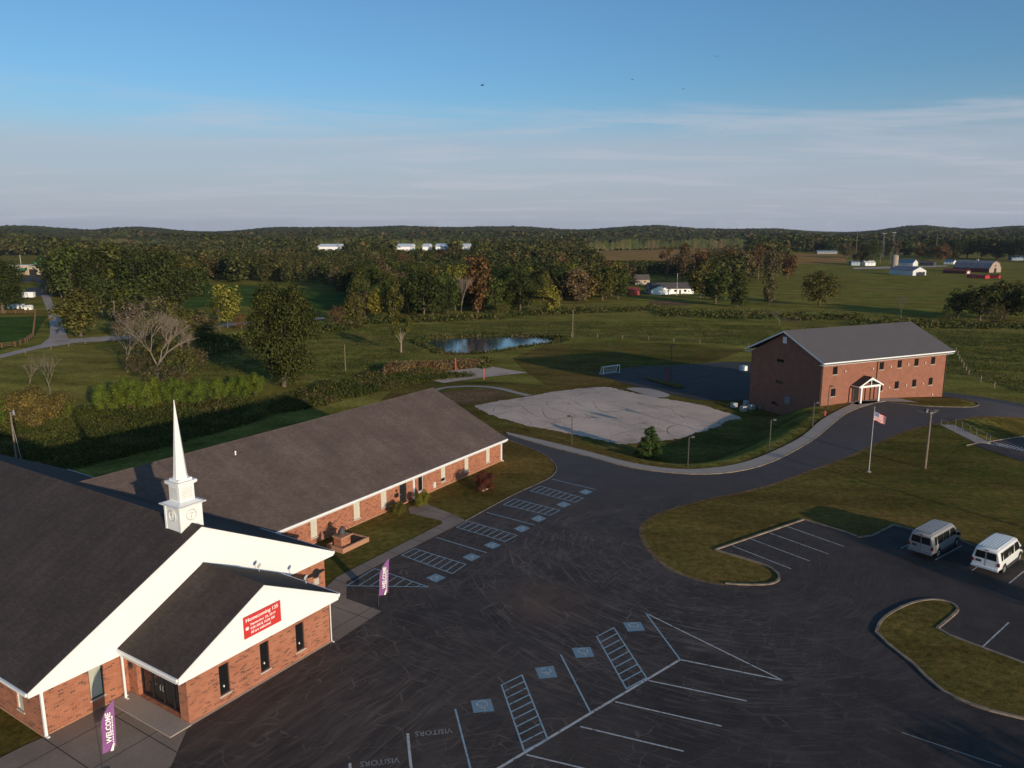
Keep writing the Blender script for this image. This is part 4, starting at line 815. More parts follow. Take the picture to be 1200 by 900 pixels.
for j in range(NY+1):
    for i in range(NX+1):
        s=i/NX;u=j/NY; V.append((.05+s*fw*.80,.10*math.sin(s*9+u*1.2)*s+.05*math.sin(s*17)*s, zt_-fhh+u*fhh-.55*s**1.3+.04*math.sin(s*8)))
for j in range(NY):
    for i in range(NX): a=j*(NX+1)+i; FC.append((a,a+1,a+NX+2,a+NX+1))
me=bpy.data.meshes.new('flag'); me.from_pydata(V,[],FC); me.materials.append(MT['flag']); uvl=me.uv_layers.new(name='UVMap').data
for p in me.polygons:
    for li in p.loop_indices: k=me.loops[li].vertex_index; uvl[li].uv=((k%(NX+1))/NX,(k//(NX+1))/NY)
o=bpy.data.objects.new('flag',me); COL.objects.link(o); so_=o.modifiers.new('th','SOLIDIFY'); so_.thickness=.006; o.location=fb; o.rotation_euler=(0,0,.1); tag(o,'American flag with stars and stripes flying from the silver flagpole','flag')
# sports light pole
b=foot(1084,549); hh=hgt(1084,549,480,b); t=thing('floodlight_pole','wooden pole with three floodlights standing on the lawn','light pole',b)
mb=MB(); mb.tube([(0,0,-.2),(.02,0,hh*.5),(0,0,hh-.1)],[.13,.115,.10],10); mb.build('pole',['wood'],t)
mb=MB(); mb.box(-.55,.55,-.05,.05,hh-.35,hh-.25); mb.build('crossarm',['wood'],t)
for x,r in((-.55,.5),(0,-.2),(.55,-.7)):
    mb=MB(); T=Matrix.Translation((x,-.08 if x==0 else 0,hh-.05 if x else hh-.3))@Matrix.Rotation(r,4,'Z')@Matrix.Rotation(.4,4,'X'); mb.box(-.2,.2,-.12,.12,-.16,.18,T=T); f_=mb.build('floodlight',['dgrey'],t); q=MB(); q.box(-.17,.17,-.14,-.121,-.13,.15,T=T); q.build('lens',['steel'],f_)
# utility poles
def upole(px,py,ty,label,arm=1,tr=False,r=.14,group='wooden utility poles',mat='wood',dzz=0):
    b=foot(px,py); hh=hgt(px,py,ty,b); t=thing('utility_pole',label,'utility pole',b,0,group)
    mb=MB(); mb.tube([(0,0,-.3),(0,0,hh)],[r,r*.72],8); mb.build('pole',[mat],t)
    if arm: 
        mb=MB(); mb.box(-.9*arm,.9*arm,-.06,.06,hh-.5,hh-.38); mb.build('crossarm',[mat],t)
    return t,hh
b=foot(21,560); 
t,hh=upole(21.5,556,483,'wooden pole with a transformer and guy wires behind the church roof',0,r=.14)
mb=MB(); mb.lathe((.42,0,hh-.35),[(.10,-.05),(.16,.02),(.16,.5),(.07,.58),(.04,.72)],12); mb.build('transformer',['grey'],t)
mb=MB(); mb.tube([(0,0,hh-.05),(.25,0,hh-.02),(.42,0,hh+.0)],.03,6); mb.build('bracket',['grey'],t)
for dx in(1.0,1.15): mb=MB(); mb.tube([(.1,0,hh-1.8),(dx,-.2,-.5)],.018,5); mb.build('guy_wire',['steel'],t)
upole(671,396,363,'plain wooden pole standing right behind the pond',0); upole(405,436,404,'thin grey pole on the pasture beside the big dark tree',0,r=.10)
upole(137,392,352,'utility pole with a crossarm among the scrub trees at left',1); upole(26,322,299,'utility pole with a crossarm above the tan factory',1,mat='sill',r=.2); upole(793,346,320,'utility pole behind the white farmhouse',0,r=.2,mat='sill')
for x,y,ty,l in((1002,308,270,'bare pole far behind the farm, left of the pylons'),(1096,302,274,'bare pole in the far treeline left of the red barn'),(1123,300,275,'bare pole in the far treeline above the red barn'),(1043,309,295,'short pole between the silo and the white cottage'),(1031,310,299,'shortest pole, in front of the white cottage')): upole(x,y,ty,l,0,r=.3)
upole(1537,470,365,'pole standing out of view to the right',0) if False else None
def shadow_pole():
    t=thing('utility_pole','tall wooden pole at the right edge of the site','utility pole',(55.7,50,h1(55.7,50)),0); mb=MB(); mb.tube([(0,0,-.3),(0,0,9.4)],[.15,.11],8); mb.build('pole',['wood'],t); mb=MB(); mb.box(-1,1,-.06,.06,8.8,8.95); mb.build('crossarm',['wood'],t)
shadow_pole()
# lattice pylons far away
for x,ty,l in((1034,273,'left grey steel lattice mast beyond the farm'),(1045.5,272,'right grey steel lattice mast beyond the farm')):
    b=foot(x,302); hh=hgt(x,302,ty,b); t=thing('lattice_mast',l,'mast',b,0,'steel masts beyond the farm')
    mb=MB(); 
    for sx in(-1,1):
        for s2 in(-1,1): mb.tube([(sx*1.2,s2*1.2,0),(sx*.5,s2*.5,hh)],.10,4)
    for k in range(9):
        z0=hh*k/9;z1=hh*(k+1)/9; r0_=1.2-.7*k/9; r1_=1.2-.7*(k+1)/9
        mb.tube([(-r0_,-r0_,z0),(r1_,-r1_,z1)],.06,4); mb.tube([(r0_,r0_,z0),(-r1_,r1_,z1)],.06,4)
    mb.build('lattice',['grey'],t); mb=MB(); mb.box(-2.2,2.2,-.1,.1,hh-.6,hh-.4); mb.build('crossarm',['steel'],t)
# welcome flags
def feather(px,py,ty,label,tilt,ph):
    b=foot(px,py); d=Vector((-b[0],-b[1])); ang=math.atan2(d.y,d.x)+math.pi/2
    hh=3.55; t=thing('feather_flag',label,'feather flag',(b[0],b[1],b[2]+.04),ang,'purple welcome flags')
    mb=MB(); P=[(0,0,0),(.02,0,1.2),(.07,0,2.3),(.22,0,3.1),(.45,0,3.5)]; P=[(-.0+x*.0+tilt*z*.10+(x if z>2 else x),0,z) for x,_,z in P]; mb.tube(P,[.018,.016,.013,.01,.008],6); mb.build('pole',['dgrey'],t)
    mb=MB(); mb.box(-.3,.3,-.03,.03,0,.04); mb.box(-.03,.03,-.3,.3,0.001,.035); mb.build('cross_base',['black'],t)
    n=18; L=[];Rr=[]
    for k in range(n+1):
        f=k/n; z=.85+2.72*f; sh=tilt*z*.10
        l=sh+(.02+.62*max(0,(f-.45)/.55)**2.3); r=sh+.64+.10*f*0; 
        if f<.10: r=sh+.60*(f/.1)*.6+.26
        L.append((l,.02*math.sin(f*7+ph),z)); Rr.append((max(r,l+.02),.05*math.sin(f*6+ph+1),z-(.12 if f>.1 else 0)))
    V=L+Rr; F=[(k,n+1+k,n+2+k,k+1) for k in range(n)]
    me=bpy.data.meshes.new('cloth'); me.from_pydata(V,[],F); me.materials.append(MT['purple']); o=bpy.data.objects.new('cloth',me); COL.objects.link(o); o.parent=t; so_=o.modifiers.new('t','SOLIDIFY'); so_.thickness=.01
    w=text('lettering','WELCOME',1,'ink',Matrix.Identity(4),o,.003,'LEFT',.03); xs=[v.co.x for v in w.data.vertices]; ys_=[v.co.y for v in w.data.vertices]
    SH=Matrix(((1,0,tilt*.10,0),(0,1,0,0),(0,0,1,0),(0,0,0,1)))
    w.data.transform(SH@Matrix.Translation((.36,-.075,1.38))@Matrix.Rotation(-math.pi/2,4,'Y')@MX@Matrix.Diagonal((1.62/(max(xs)-min(xs)),.25/(max(ys_)-min(ys_)),1,1))@Matrix.Translation((-min(xs),0,0)))
    mb=MB()
    rnd=random.Random(3)
    z=1.35
    while z<2.75: l=rnd.uniform(.05,.16); mb.prism([(.50+tilt*.1*z,-.075,z),(.55+tilt*.1*z,-.075,z),(.55+tilt*.1*(z+l),-.075,z+l),(.50+tilt*.1*(z+l),-.075,z+l)],(0,.004,0)); z+=l+.035
    mb.build('small_print',['ink'],o)
    mb=MB(); mb.prism([(.40,-.075,.92),(.54,-.075,.92),(.62,-.075,1.32),(.54,-.075,1.30)],(0,.004,0)); mb.build('white_mark',['ink'],o)
    return t
feather(121,903,822,'purple WELCOME feather flag on the concrete before the entrance step',.35,0)
feather(443.5,712,648,'purple WELCOME feather flag on the asphalt beside the blue triangle bay',.55,1.5)
# bell monument
mo=thing('bell_monument','brick pedestal with a dark bell inside a low block planter','monument',CHU.w(*CHU.l(*at(409,640)[:2]),0),CHU.th)
c_=[CHU.l(*at(*p)[:2]) for p in((398.5,638.5),(421.5,644.5),(443,632))]; print('mon',c_,CHU.l(*at(409,640)[:2]))
mb=MB()
x0,x1,y0,y1=-1.45,1.65,-.75,1.15
for q in((x0,x1,y0,y0+.2),(x0,x1,y1-.2,y1),(x0,x0+.2,y0+.2,y1-.2),(x1-.2,x1,y0+.2,y1-.2)): mb.box(*q,-.1,.42)
mb.build('planter',['tbrick'],mo,bev=.02); mb=MB(); mb.box(x0+.2,x1-.2,y0+.2,y1-.2,.1,.33); mb.build('soil',['mulch'],mo)
mb=MB(); mb.box(-1.1,-.05,-.25,.6,.3,1.05); mb.build('pedestal',['brick'],mo); mb=MB(); mb.box(-1.2,.05,-.35,.7,1.05,1.17); mb.build('capstone',['tbrick'],mo,bev=.02)
be=MB(); be.lathe((-.57,.17,1.3),[(.36,0),(.34,.06),(.25,.2),(.2,.42),(.13,.52),(.05,.6)],16); be.build('bell',['dgrey'],mo,smooth=True)
mb=MB()
for s in(-1,1): mb.tube([(-.57+s*.42,.17,1.17),(-.57+s*.40,.17,1.6),(-.57,.17,1.95)],.035,6); mb.tube([(-.57+s*.5,.45,1.17),(-.57+s*.42,.17,1.5)],.025,5)
mb.build('yoke',['black'],mo)
mb=MB(); ring=[(-.05+.0,.17+.28*math.cos(t),1.5+.28*math.sin(t)) for t in np.linspace(0,2*math.pi,17)]; mb.tube(ring,.02,5); mb.build('wheel',['black'],mo)
# steps down to the lower lot with handrails
A=Vector(at(1110,498)[:2]); B=Vector(at(1152,519.5)[:2]); dirv=(B-A); Ls=dirv.length; an_=math.atan2(dirv.y,dirv.x); za=h1(A.x,A.y)+.04; zb=h1(B.x,B.y)+.08
t=thing('outdoor_steps','two flights of concrete steps with handrails down to the lower lot','steps',(A.x,A.y,0),an_)
print('steps',Ls,za,zb)
mb=MB(); n=16; z=za; x=0
prof=[]
segs=[('f',Ls*.22),('s',Ls*.22),('f',Ls*.18),('s',Ls*.26),('f',Ls*.12)]
dz=(zb-za)/12
for k,l in segs:
    if k=='f': prof.append((x,x+l,z)); x+=l
    else:
        for i in range(6): z+=dz; prof.append((x+l*i/6,x+l*(i+1)/6,z))
        x+=l
for a,b_,z in prof: mb.box(a+.001,b_,-.9,.9,z-1.0,z)
mb.build('tread',['lconc'],t)
mb=MB()
for (a,b_,z),(a2,b2,z2) in zip(prof,prof[1:]): mb.box(b_-.03,b_+.004,-.9,.9,z2-.02,z-.004)
mb.build('riser',['dgrey'],t)
for s in(-.95,.95):
    mb=MB(); pr=[(prof[0][0]+.3,s,prof[0][2]+.9),(segs[0][1],s,za+.9),(segs[0][1]+segs[1][1],s,za+6*dz+.9),(Ls*.62,s,za+6*dz+.9),(Ls*.88,s,zb+.9),(Ls*.97,s,zb+.9)]
    mb.tube(pr,.02,6); 
    for p in pr: mb.tube([(p[0],p[1],p[2]-1.1),p],.02,6)
    mb.build('handrail',['grey'],t)
# air conditioners beside the school gable
def acunit(px,py,label):
    b=foot(px,py); t=thing('air_conditioner',label,'air conditioner',b,SCH.th,'air conditioners beside the school gable')
    mb=MB(); mb.box(-.45,.45,-.4,.4,0,.8); mb.build('casing',['acshade'],t,bev=.03); mb=MB(); 
    for k in range(6): mb.box(-.40,.40,-.415,-.402,.12+k*.1,.17+k*.1)
    mb.lathe((0,0,.8),[(.33,0),(.33,.03),(.05,.05)],14); mb.build('grille',['grey'],t); return t
for x,y,l in((860,477.5,'white air conditioner farthest from the school wall'),(871,481.5,'white air conditioner nearest the sidewalk, below the others'),(875,475,'white air conditioner standing at the back by the gable wall'),(880.5,479.5,'white air conditioner nearest the gable wall corner')): acunit(x,y,l)
mb=MB(); b=foot(892,479); t=thing('air_conditioner','low grey unit hard against the dark gable wall','air conditioner',b,SCH.th); mb.box(-.35,.35,-.3,.3,0,.5); mb.build('casing',['grey'],t,bev=.03); mb=MB(); mb.box(-.3,.3,-.31,-.302,.1,.4); mb.build('grille',['dgrey'],t)
# hydrant
b=foot(966.5,487); t=thing('fire_hydrant','small red hydrant on the bank below the school corner','fire hydrant',b)
mb=MB(); mb.lathe((0,0,0),[(.16,0),(.16,.05),(.11,.06),(.11,.5),(.13,.52),(.12,.62),(.04,.72)],12); mb.build('barrel',['orange'],t); mb=MB(); mb.tube([(-.2,0,.42),(.2,0,.42)],.06,8); mb.build('nozzle',['orange'],t)
# volleyball posts, goal, red basketball post
def pad_post(px,py,ty,l):
    b=foot(px,py); hh=hgt(px,py,ty,b); t=thing('volleyball_post',l,'post',b,0,'red padded court posts'); mb=MB(); mb.tube([(0,0,-.1),(0,0,hh)],.05,8); mb.build('post',['steel'],t); mb=MB(); mb.tube([(0,0,.1),(0,0,hh*.93)],.12,10); mb.build('pad',['orange'],t)
pad_post(534,434,420,'red padded post at the far side of the sand court'); pad_post(567,445,431,'red padded post at the near side of the sand court')
b=foot(781,446); hh=hgt(781,446,430,b); t=thing('basketball_post','red post with a dark backboard on the rear lot island','basketball hoop',b)
mb=MB(); mb.tube([(0,0,-.1),(0,0,hh)],.11,8); mb.build('post',['red'],t); mb=MB(); mb.box(-.7,.7,-.35,-.3,hh-.7,hh+.1); mb.build('backboard',['dgrey'],t); mb=MB(); mb.tube([(.22*math.cos(q),-.6+.22*math.sin(q),hh-.55) for q in np.linspace(0,6.283,13)],.02,5); mb.build('rim',['red'],t)
a=Vector(foot(707,439.5)); c=Vector(foot(726,437)); t=thing('soccer_goal','small white soccer goal on the grass at the rear lot corner','goal',tuple(a),math.atan2(c.y-a.y,c.x-a.x)); L=(c-a).length; gh=1.7
mb=MB(); mb.tube([(0,0,0),(0,0,gh),(L,0,gh),(L,0,0)],.07,6); mb.build('goal_frame',['white'],t); mb=MB()
for x in(0,L): mb.tube([(x,0,gh),(x,.5,gh),(x,1.2,0),(x,0,0)],.05,6)
mb.tube([(0,1.2,0),(L,1.2,0)],.05,6); mb.build('back_frame',['white'],t)
mb=MB(); nn=10
for i in range(nn+1): x=L*i/nn; mb.tube([(x,.5,gh),(x,1.2,0)],.015,3); f=i/nn; mb.tube([(0,.5+.7*f,gh*(1-f)),(L,.5+.7*f,gh*(1-f))],.015,3)
mb.build('net',['white2'],t)
b=foot(871,434.5); t=thing('utility_cabinet','white box standing on the grass beside the rear lot','cabinet',b,.4); mb=MB(); mb.box(-.7,.7,-.5,.5,0,1.1); mb.build('casing',['white2'],t,bev=.03); mb=MB(); mb.box(-.6,.6,-.515,-.502,.15,.95); mb.build('door',['ink'],t)
# rocks at the foot of the red tree
rnd=random.Random(5)
for k,(x,y,l) in enumerate(((563,573,'pale rock left of the red tree foot'),(566.5,571,'pale rock behind the red tree foot'),(570,573.5,'pale rock right of the red tree foot'),(566,575.5,'pale rock nearest the lot at the red tree foot'))):
    bm=bmesh.new(); bmesh.ops.create_icosphere(bm,subdivisions=2,radius=.18)
    for v in bm.verts: v.co*=1+.35*noise.noise(v.co*5+Vector((k*3,0,0))); v.co.z*=.7
    me=bpy.data.meshes.new('rock'); bm.to_mesh(me); bm.free(); me.materials.append(MT['stone']); o=bpy.data.objects.new('rock',me); COL.objects.link(o); p=foot(x,y); o.location=(p[0],p[1],p[2]+.06); tag(o,l,'rock','pale rocks under the red tree')
# ------------------------------------------------------------ vans
m=M_('van_paint_white'); MT['vwhite']=m.bsdf((.72,.73,.72),.28,None,0,.5); m=M_('van_paint_silver'); MT['vsilver']=m.bsdf((.34,.33,.32),.35,None,.2,.5)
m=M_('tail_lens'); MT['tail']=m.bsdf((.22,.01,.01),.25); m=M_('tyre'); MT['tyre']=m.bsdf((.02,.02,.02),.9); 
def van(loc,rz,paint,label):
    t=thing('passenger_van',label,'van',loc,rz,'passenger vans parked along the lawn')
    L,Wd,Ht=5.5,1.98,2.08      # x forward, origin at the rear axle ground centre
    xr=-1.15
    # sections: (x, z-bottom, half width low, half width belt, half width roof, belt z, roof z)
    S=[(xr,.50,.88,.94,.76,1.16,1.88),(xr+.10,.42,.95,.98,.78,1.16,1.99),(xr+.8,.40,.98,1.0,.82,1.16,2.07),(2.2,.40,.98,1.0,.82,1.16,2.08),(3.0,.40,.98,.99,.80,1.16,2.03),(3.42,.40,.97,.98,.74,1.15,1.78),(3.75,.40,.96,.97,.90,1.12,1.32),(4.15,.42,.93,.94,.84,1.02,1.12),(4.38,.46,.84,.86,.76,.92,.98)]
    V=[];F=[]
    for x,zb_,a,b_,c,zt0,zr in S:
        pts=[(-a*.9,zb_),(-a,zb_+.08),(-b_,zt0-.22),(-b_,zt0),(-(b_*.25+c*.75),zt0+(zr-zt0)*.72),(-c,zr-.07),(-c*.85,zr),(0,zr+.025),(c*.85,zr),(c,zr-.07),((b_*.25+c*.75),zt0+(zr-zt0)*.72),(b_,zt0),(b_,zt0-.22),(a,zb_+.08),(a*.9,zb_)]
        V+= [(x,y,z) for y,z in pts]
    n=15
    for i in range(len(S)-1):
        for j in range(n): F.append((i*n+j,i*n+(j+1)%n,(i+1)*n+(j+1)%n,(i+1)*n+j))
    F+=[tuple(range(n)),tuple((len(S)-1)*n+j for j in reversed(range(n)))]
    me=bpy.data.meshes.new('body'); me.from_pydata(V,[],F); me.materials.append(MT[paint]); me.polygons.foreach_set('use_smooth',[True]*len(F)); bm=bmesh.new(); bm.from_mesh(me); bmesh.ops.recalc_face_normals(bm,faces=bm.faces); bm.to_mesh(me); bm.free()
    o=bpy.data.objects.new('body',me); COL.objects.link(o); o.parent=t; bv=o.modifiers.new('b','BEVEL'); bv.width=.03; bv.segments=2; bv.limit_method='ANGLE'; bv.angle_limit=R(35)
    me.set_sharp_from_angle(angle=R(38))
    def sidey(z): f=(z-1.16)/.90; return 1.0-(1.0-.82)*max(0,f)*.55
    def swin(x0,x1,z0,z1,s,x0t=None,x1t=None,nm='window'):
        x0t=x0 if x0t is None else x0t; x1t=x1 if x1t is None else x1t
        q=[(x0,s*(sidey(z0)+.008),z0),(x1,s*(sidey(z0)+.008),z0),(x1t,s*(sidey(z1)+.008),z1),(x0t,s*(sidey(z1)+.008),z1)]
        m_=MB(); m_.prism(q,(0,-s*.05,0)); return m_.build(nm,['glass'],t)
    for s in(-1,1):
        swin(-.78,-.50,1.20,1.84,s); swin(-.32,.72,1.20,1.84,s); swin(.86,1.18,1.20,1.84,s); swin(1.30,1.86,1.20,1.84,s); swin(2.1,3.22,1.20,1.84,s,None,2.80)
    for y0,y1 in((-.76,-.05),(.05,.76)):     # rear door windows
        m_=MB(); m_.prism([(xr-.012,y0*1.0,1.20),(xr-.012,y1,1.20),(xr-.012,y1*.90,1.78),(xr-.012,y0*.90,1.78)],(.03,0,0)); m_.build('rear_window',['glass'],t)
    m_=MB(); m_.prism([(3.47,-.80,1.24),(3.47,.80,1.24),(3.16,.70,1.82),(3.16,-.70,1.82)],(.18,0,.06)); m_.build('windscreen',['glass'],t)
    m_=MB(); m_.box(xr-.14,xr+.03,-.96,.96,.42,.60); m_.build('rear_bumper',['vwhite' if paint=='vwhite' else 'grey'],t,bev=.03)
    m_=MB(); m_.box(4.36,4.50,-.92,.92,.42,.62); m_.build('front_bumper',['grey'],t,bev=.03); m_=MB(); m_.box(4.37,4.41,-.5,.5,.66,.92); m_.build('grille',['dgrey'],t)
    for s in(-1,1):
        m_=MB(); m_.box(xr-.02,xr+.10,min(s*.82,s*.985),max(s*.82,s*.985),.80,1.10); m_.build('tail_light',['tail'],t,bev=.02)
        m_=MB(); m_.box(4.33,4.42,min(s*.55,s*.82),max(s*.55,s*.82),.72,.92); m_.build('headlight',['ink'],t,bev=.02)
        m_=MB(); m_.box(3.20,3.32,min(s*1.02,s*1.28),max(s*1.02,s*1.28),1.12,1.38); m_.tube([(3.26,s*.95,1.18),(3.26,s*1.05,1.2)],.025,5); m_.build('side_mirror',['black'],t)
        m_=MB(); m_.box(.45,3.0,min(s*.97,s*1.09),max(s*.97,s*1.09),.36,.41); m_.build('running_board',['dgrey'],t)
        for x in(0,3.5):
            w_=MB(); q=[( (x+.36*math.cos(a)),0,.36+.36*math.sin(a)) for a in np.linspace(0,2*math.pi,21)[:-1]]
            arch=MB(); aq=[(x+.44*math.cos(a),s*.985,.40+.44*math.sin(a)) for a in np.linspace(0,math.pi,13)]; arch.prism(aq,(0,s*.020,0)); arch.build('wheel_arch',['black'],t)
            w_.prism([(p[0],s*.80,p[2]) for p in q],(0,s*.215,0)); wo=w_.build('wheel',['tyre'],t,bev=.03)
            r_=MB(); r_.prism([(x+.2*math.cos(a),s*1.0,.36+.2*math.sin(a)) for a in np.linspace(0,2*math.pi,17)[:-1]],(0,s*.025,0)); r_.prism([(x+.07*math.cos(a),s*1.026,.36+.07*math.sin(a)) for a in np.linspace(0,2*math.pi,9)[:-1]],(0,s*.02,0)); r_.build('rim',['steel'],wo)
    m_=MB(); m_.box(xr-.035,xr,.28,.66,.88,1.06); m_.build('licence_plate',['dgrey'],t); m_=MB(); m_.box(xr-.02,xr+.1,-.13,.13,1.88,1.93); m_.build('brake_light',['tail'],t)
    m_=MB(); m_.box(xr-.008,xr,-.012,.012,.62,1.80); m_.build('door_seam',['black'],t)
    m_=MB()
    for y in np.linspace(-.6,.6,7): m_.box(-.85,2.7,y-.045,y+.045,2.05,2.13-.02*abs(y))
    m_.build('roof_rib',[paint],t,bev=.01)
    return t
def vanpos(rw,fw_,yo):   # right-hand wheels' contact points
    a=Vector(at(*rw)[:2]);b=Vector(at(*fw_)[:2]); d=(b-a).normalized(); n=Vector((-d.y,d.x)); c=a+n*.9; return (c.x,c.y,h1(c.x,c.y)+.035), math.atan2(d.y,d.x)
p,r=vanpos((1098,653),(1118,640.5),0); van(p,R(39.5),'vsilver','silver passenger van in shade, left of the white van')
p,r2=vanpos((1174.5,672),(1192.5,656.8),0); van(p,R(40.5),'vwhite','white passenger van right of the silver van, at the photo edge'); print('vans',math.degrees(r),math.degrees(r2))
# ------------------------------------------------------------ birds
m=M_('bird_dark'); MT['bird']=m.bsdf((.02,.02,.02),.9)
for k,(px,py,dist,l,fl) in enumerate(((565,100,95,'largest dark bird, high left of the picture middle',.35),(840,66,190,'small dark bird nearest the top right of the sky',.1),(741,93,210,'small dark bird left of the upper right pair',-.1),(801,104,230,'small dark bird below the upper right one',.0),(851,150,300,'tiny bird just above the cloud streak',.2),(739,201,330,'tiny bird low in the pale haze',.1))):
    d=Vector(ray(px,py)).normalized()*dist; mb=MB(); s=.24+.02*k
    rings=[(-.9,.02),(-.5,.14),(0,.2),(.5,.14),(.75,.1),(.95,.02)]; mb.tube([(x*s,0,0) for x,_ in rings],[r_*s for _,r_ in rings],8)
    for q in(-1,1): mb.prism([(.35*s,q*.1*s,.05*s),(.45*s,q*1.0*s,(.05+fl)*s),(.1*s,q*2.0*s,(.0+fl*.6)*s),(-.1*s,q*1.0*s,(.05+fl)*s),(-.35*s,q*.1*s,.05*s)],(0,0,.05*s))
    mb.prism([(-.8*s,-.05*s,0),(-.8*s,.05*s,0),(-1.3*s,.25*s,0),(-1.3*s,-.25*s,0)],(0,0,.03*s))
    o=mb.build('bird',['bird']); o.location=(d.x,d.y,CH+d.z); o.rotation_euler=(.1,0,k*1.1+.4); tag(o,l,'bird','birds in the sky')
# ------------------------------------------------------------ far buildings
def house(label,cat,cx,cy,yaw,L,Wd,eh,rh,wall_,roof_,name='farmhouse',ops=(),door=None,over=.35,chim=None,extra=None,group=None,px=None):
    """cx,cy photo foot of the centre; yaw of the ridge"""
    b=at(cx,cy) if px is None else px
    t=thing(name,label,cat,b,yaw,group)
    mb=MB(); mb.box(-L/2,L/2,-Wd/2,Wd/2,-1,eh); mb.prism([(-L/2,-Wd/2,eh),(-L/2,0,rh-.1),(-L/2,Wd/2,eh)],(L,0,0)); mb.build('wall',[wall_],t)
    mb=MB(); e=over; sl=(rh-eh)/(Wd/2); z_=eh-e*sl
    pr=[(-L/2-e,-Wd/2-e,z_),(-L/2-e,0,rh),(-L/2-e,Wd/2+e,z_),(-L/2-e,Wd/2+e,z_-.18),(-L/2-e,0,rh-.18),(-L/2-e,-Wd/2-e,z_-.18)]; mb.prism(pr,(L+2*e,0,0)); r=mb.build('roof',[roof_],t)
    if chim: mb=MB(); mb.box(chim-.4,chim+.4,-.4,.4,rh-.8,rh+1.1); mb.build('chimney',['tbrick'],r)
    for x0,x1,z0,z1 in ops:
        mb=MB(); mb.box(x0,x1,-Wd/2-.05,-Wd/2-.002,z0,z1); w=mb.build('window',['white2'],t); q=MB(); q.box(x0+.1,x1-.1,-Wd/2-.07,-Wd/2-.052,z0+.1,z1-.1); q.build('pane',['glass'],w)
    if door: x0,x1,z1=door; mb=MB(); mb.box(x0,x1,-Wd/2-.06,-Wd/2-.002,0,z1); mb.build('door',['dgrey'],t)
    if extra: extra(t)
    return t
def endwin(t,L,sg,y0,y1,z0,z1,nm='window',mat='glass'):
    mb=MB(); lo,hi=sorted((sg*(L/2+.003),sg*(L/2+.07))); mb.box(lo,hi,y0,y1,z0,z1); mb.build(nm,[mat],t)
# metres per photo px at a ground point
def mpp(px,py): b=at(px,py); return (b[1]*math.cos(CP)-(b[2]-CH)*math.sin(CP))/CF
s=mpp(777,345)
t=house('white farmhouse with a grey gable roof in front of the trees','house',784,343.5,R(4),52*s,26*s,2.9,5.4,'white','hroof',ops=((-4,-2.8,1,2.2),(1,2.5,1,2.2),(6,7.4,1,2.2)),door=(3.6,4.6,2.1)); endwin(t,52*s,-1,-1,1,1,2.3)
# front wing of the farmhouse
mb=MB(); Lw=52*s; mb.box(-Lw/2-.5,-2,-26*s/2-4,-26*s/2-.01,-1,2.7); mb.prism([(-Lw/2-.5,-26*s/2-4,2.7),(-2,-26*s/2-4,2.7),(-Lw/4-1.2,-26*s/2-4,4.6)],(0,3.9,0)); wg=mb.build('wing',['white'],t)
mb=MB(); m_=-Lw/4-1.2; mb.prism([(-Lw/2-.8,-26*s/2-4.3,2.6),(m_,-26*s/2-4.3,4.75),(-1.7,-26*s/2-4.3,2.6),(-1.7,-26*s/2-4.3,2.42),(m_,-26*s/2-4.3,4.57),(-Lw/2-.8,-26*s/2-4.3,2.42)],(0,5.0,0)); mb.build('wing_roof',['hroof'],t)
house('tan house half hidden behind the white farmhouse','house',751,333,R(8),9,6,3.2,5.8,'tan','hroof',ops=((-2.5,-1.3,1,2.3),(1,2.2,1,2.3)))
house('small red shed left of the white farmhouse','shed',742,345.5,R(8),5,4.,2.3,3.7,'red','barnred',name='shed',ops=((-1,0,1,1.8),))
house('bluish shed hidden in the trees left of the farmhouse','shed',656,338,R(-5),9,7,3.5,5.5,'bluetin','bluetin',name='shed',ops=((-2,-1,1,2),))
# long white barn and silo
s=mpp(1065,327)
def barn_doors(L,Wd):
    def f(t):
        for y in(-Wd*.22,Wd*.06): endwin(t,L,1,y,y+Wd*.2,0,2.7,'barn_door','black')
    return f
house('long white barn with two dark doorways beside the silo','barn',1063,322,R(-70),38*s,22*s,3.6,6.2,'white2','tin',name='long_barn',extra=barn_doors(44*s,22*s),over=.3)
b=at(1047.5,318); hh=hgt(1047.5,318,299.5,b); t=thing('silo','tall pale concrete silo behind the long white barn','silo',b); mb=MB(); mb.lathe((0,0,0),[(2.6,-.5),(2.6,hh)],20); mb.build('tower',['silo'],t,smooth=False); mb=MB()
for k in range(12): mb.lathe((0,0,hh*(k+.5)/12),[(2.63,0),(2.63,.12)],20)
mb.build('hoop',['dgrey'],t); mb=MB(); mb.lathe((0,0,hh),[(2.65,0),(1.6,.5),(.1,.6)],20); mb.build('cap',['silo'],t)
# gambrel red barn
b=at(1144,318.5); s=mpp(1144,318.5); yaw=R(-60); t=thing('gambrel_barn','big dark red barn with a tin gambrel roof and weathered end','barn',b,yaw); L=42*s; Wd=24*s; e1,e2,rr=3.6,7.2,8.8
gp=[(-Wd/2,-1),(-Wd/2,e1),(-Wd*.3,e2),(0,rr),(Wd*.3,e2),(Wd/2,e1),(Wd/2,-1)]
mb=MB(); mb.prism([(-L/2,y,z) for y,z in gp],(L-.02,0,0)); mb.build('wall',['barnred'],t); mb=MB(); mb.prism([(L/2,y*.995,z-.03) for y,z in gp],(.15,0,0)); mb.build('end_wall',['barnend'],t)
mb=MB(); up=[(-Wd/2-.3,e1-.3),(-Wd*.31,e2+.1),(0,rr+.15),(Wd*.31,e2+.1),(Wd/2+.3,e1-.3)]; up=up+[(y*.985,z-.16) for y,z in reversed(up)]; mb.prism([(-L/2-.3,y,z) for y,z in up],(L+.9,0,0)); mb.build('roof',['tin'],t)
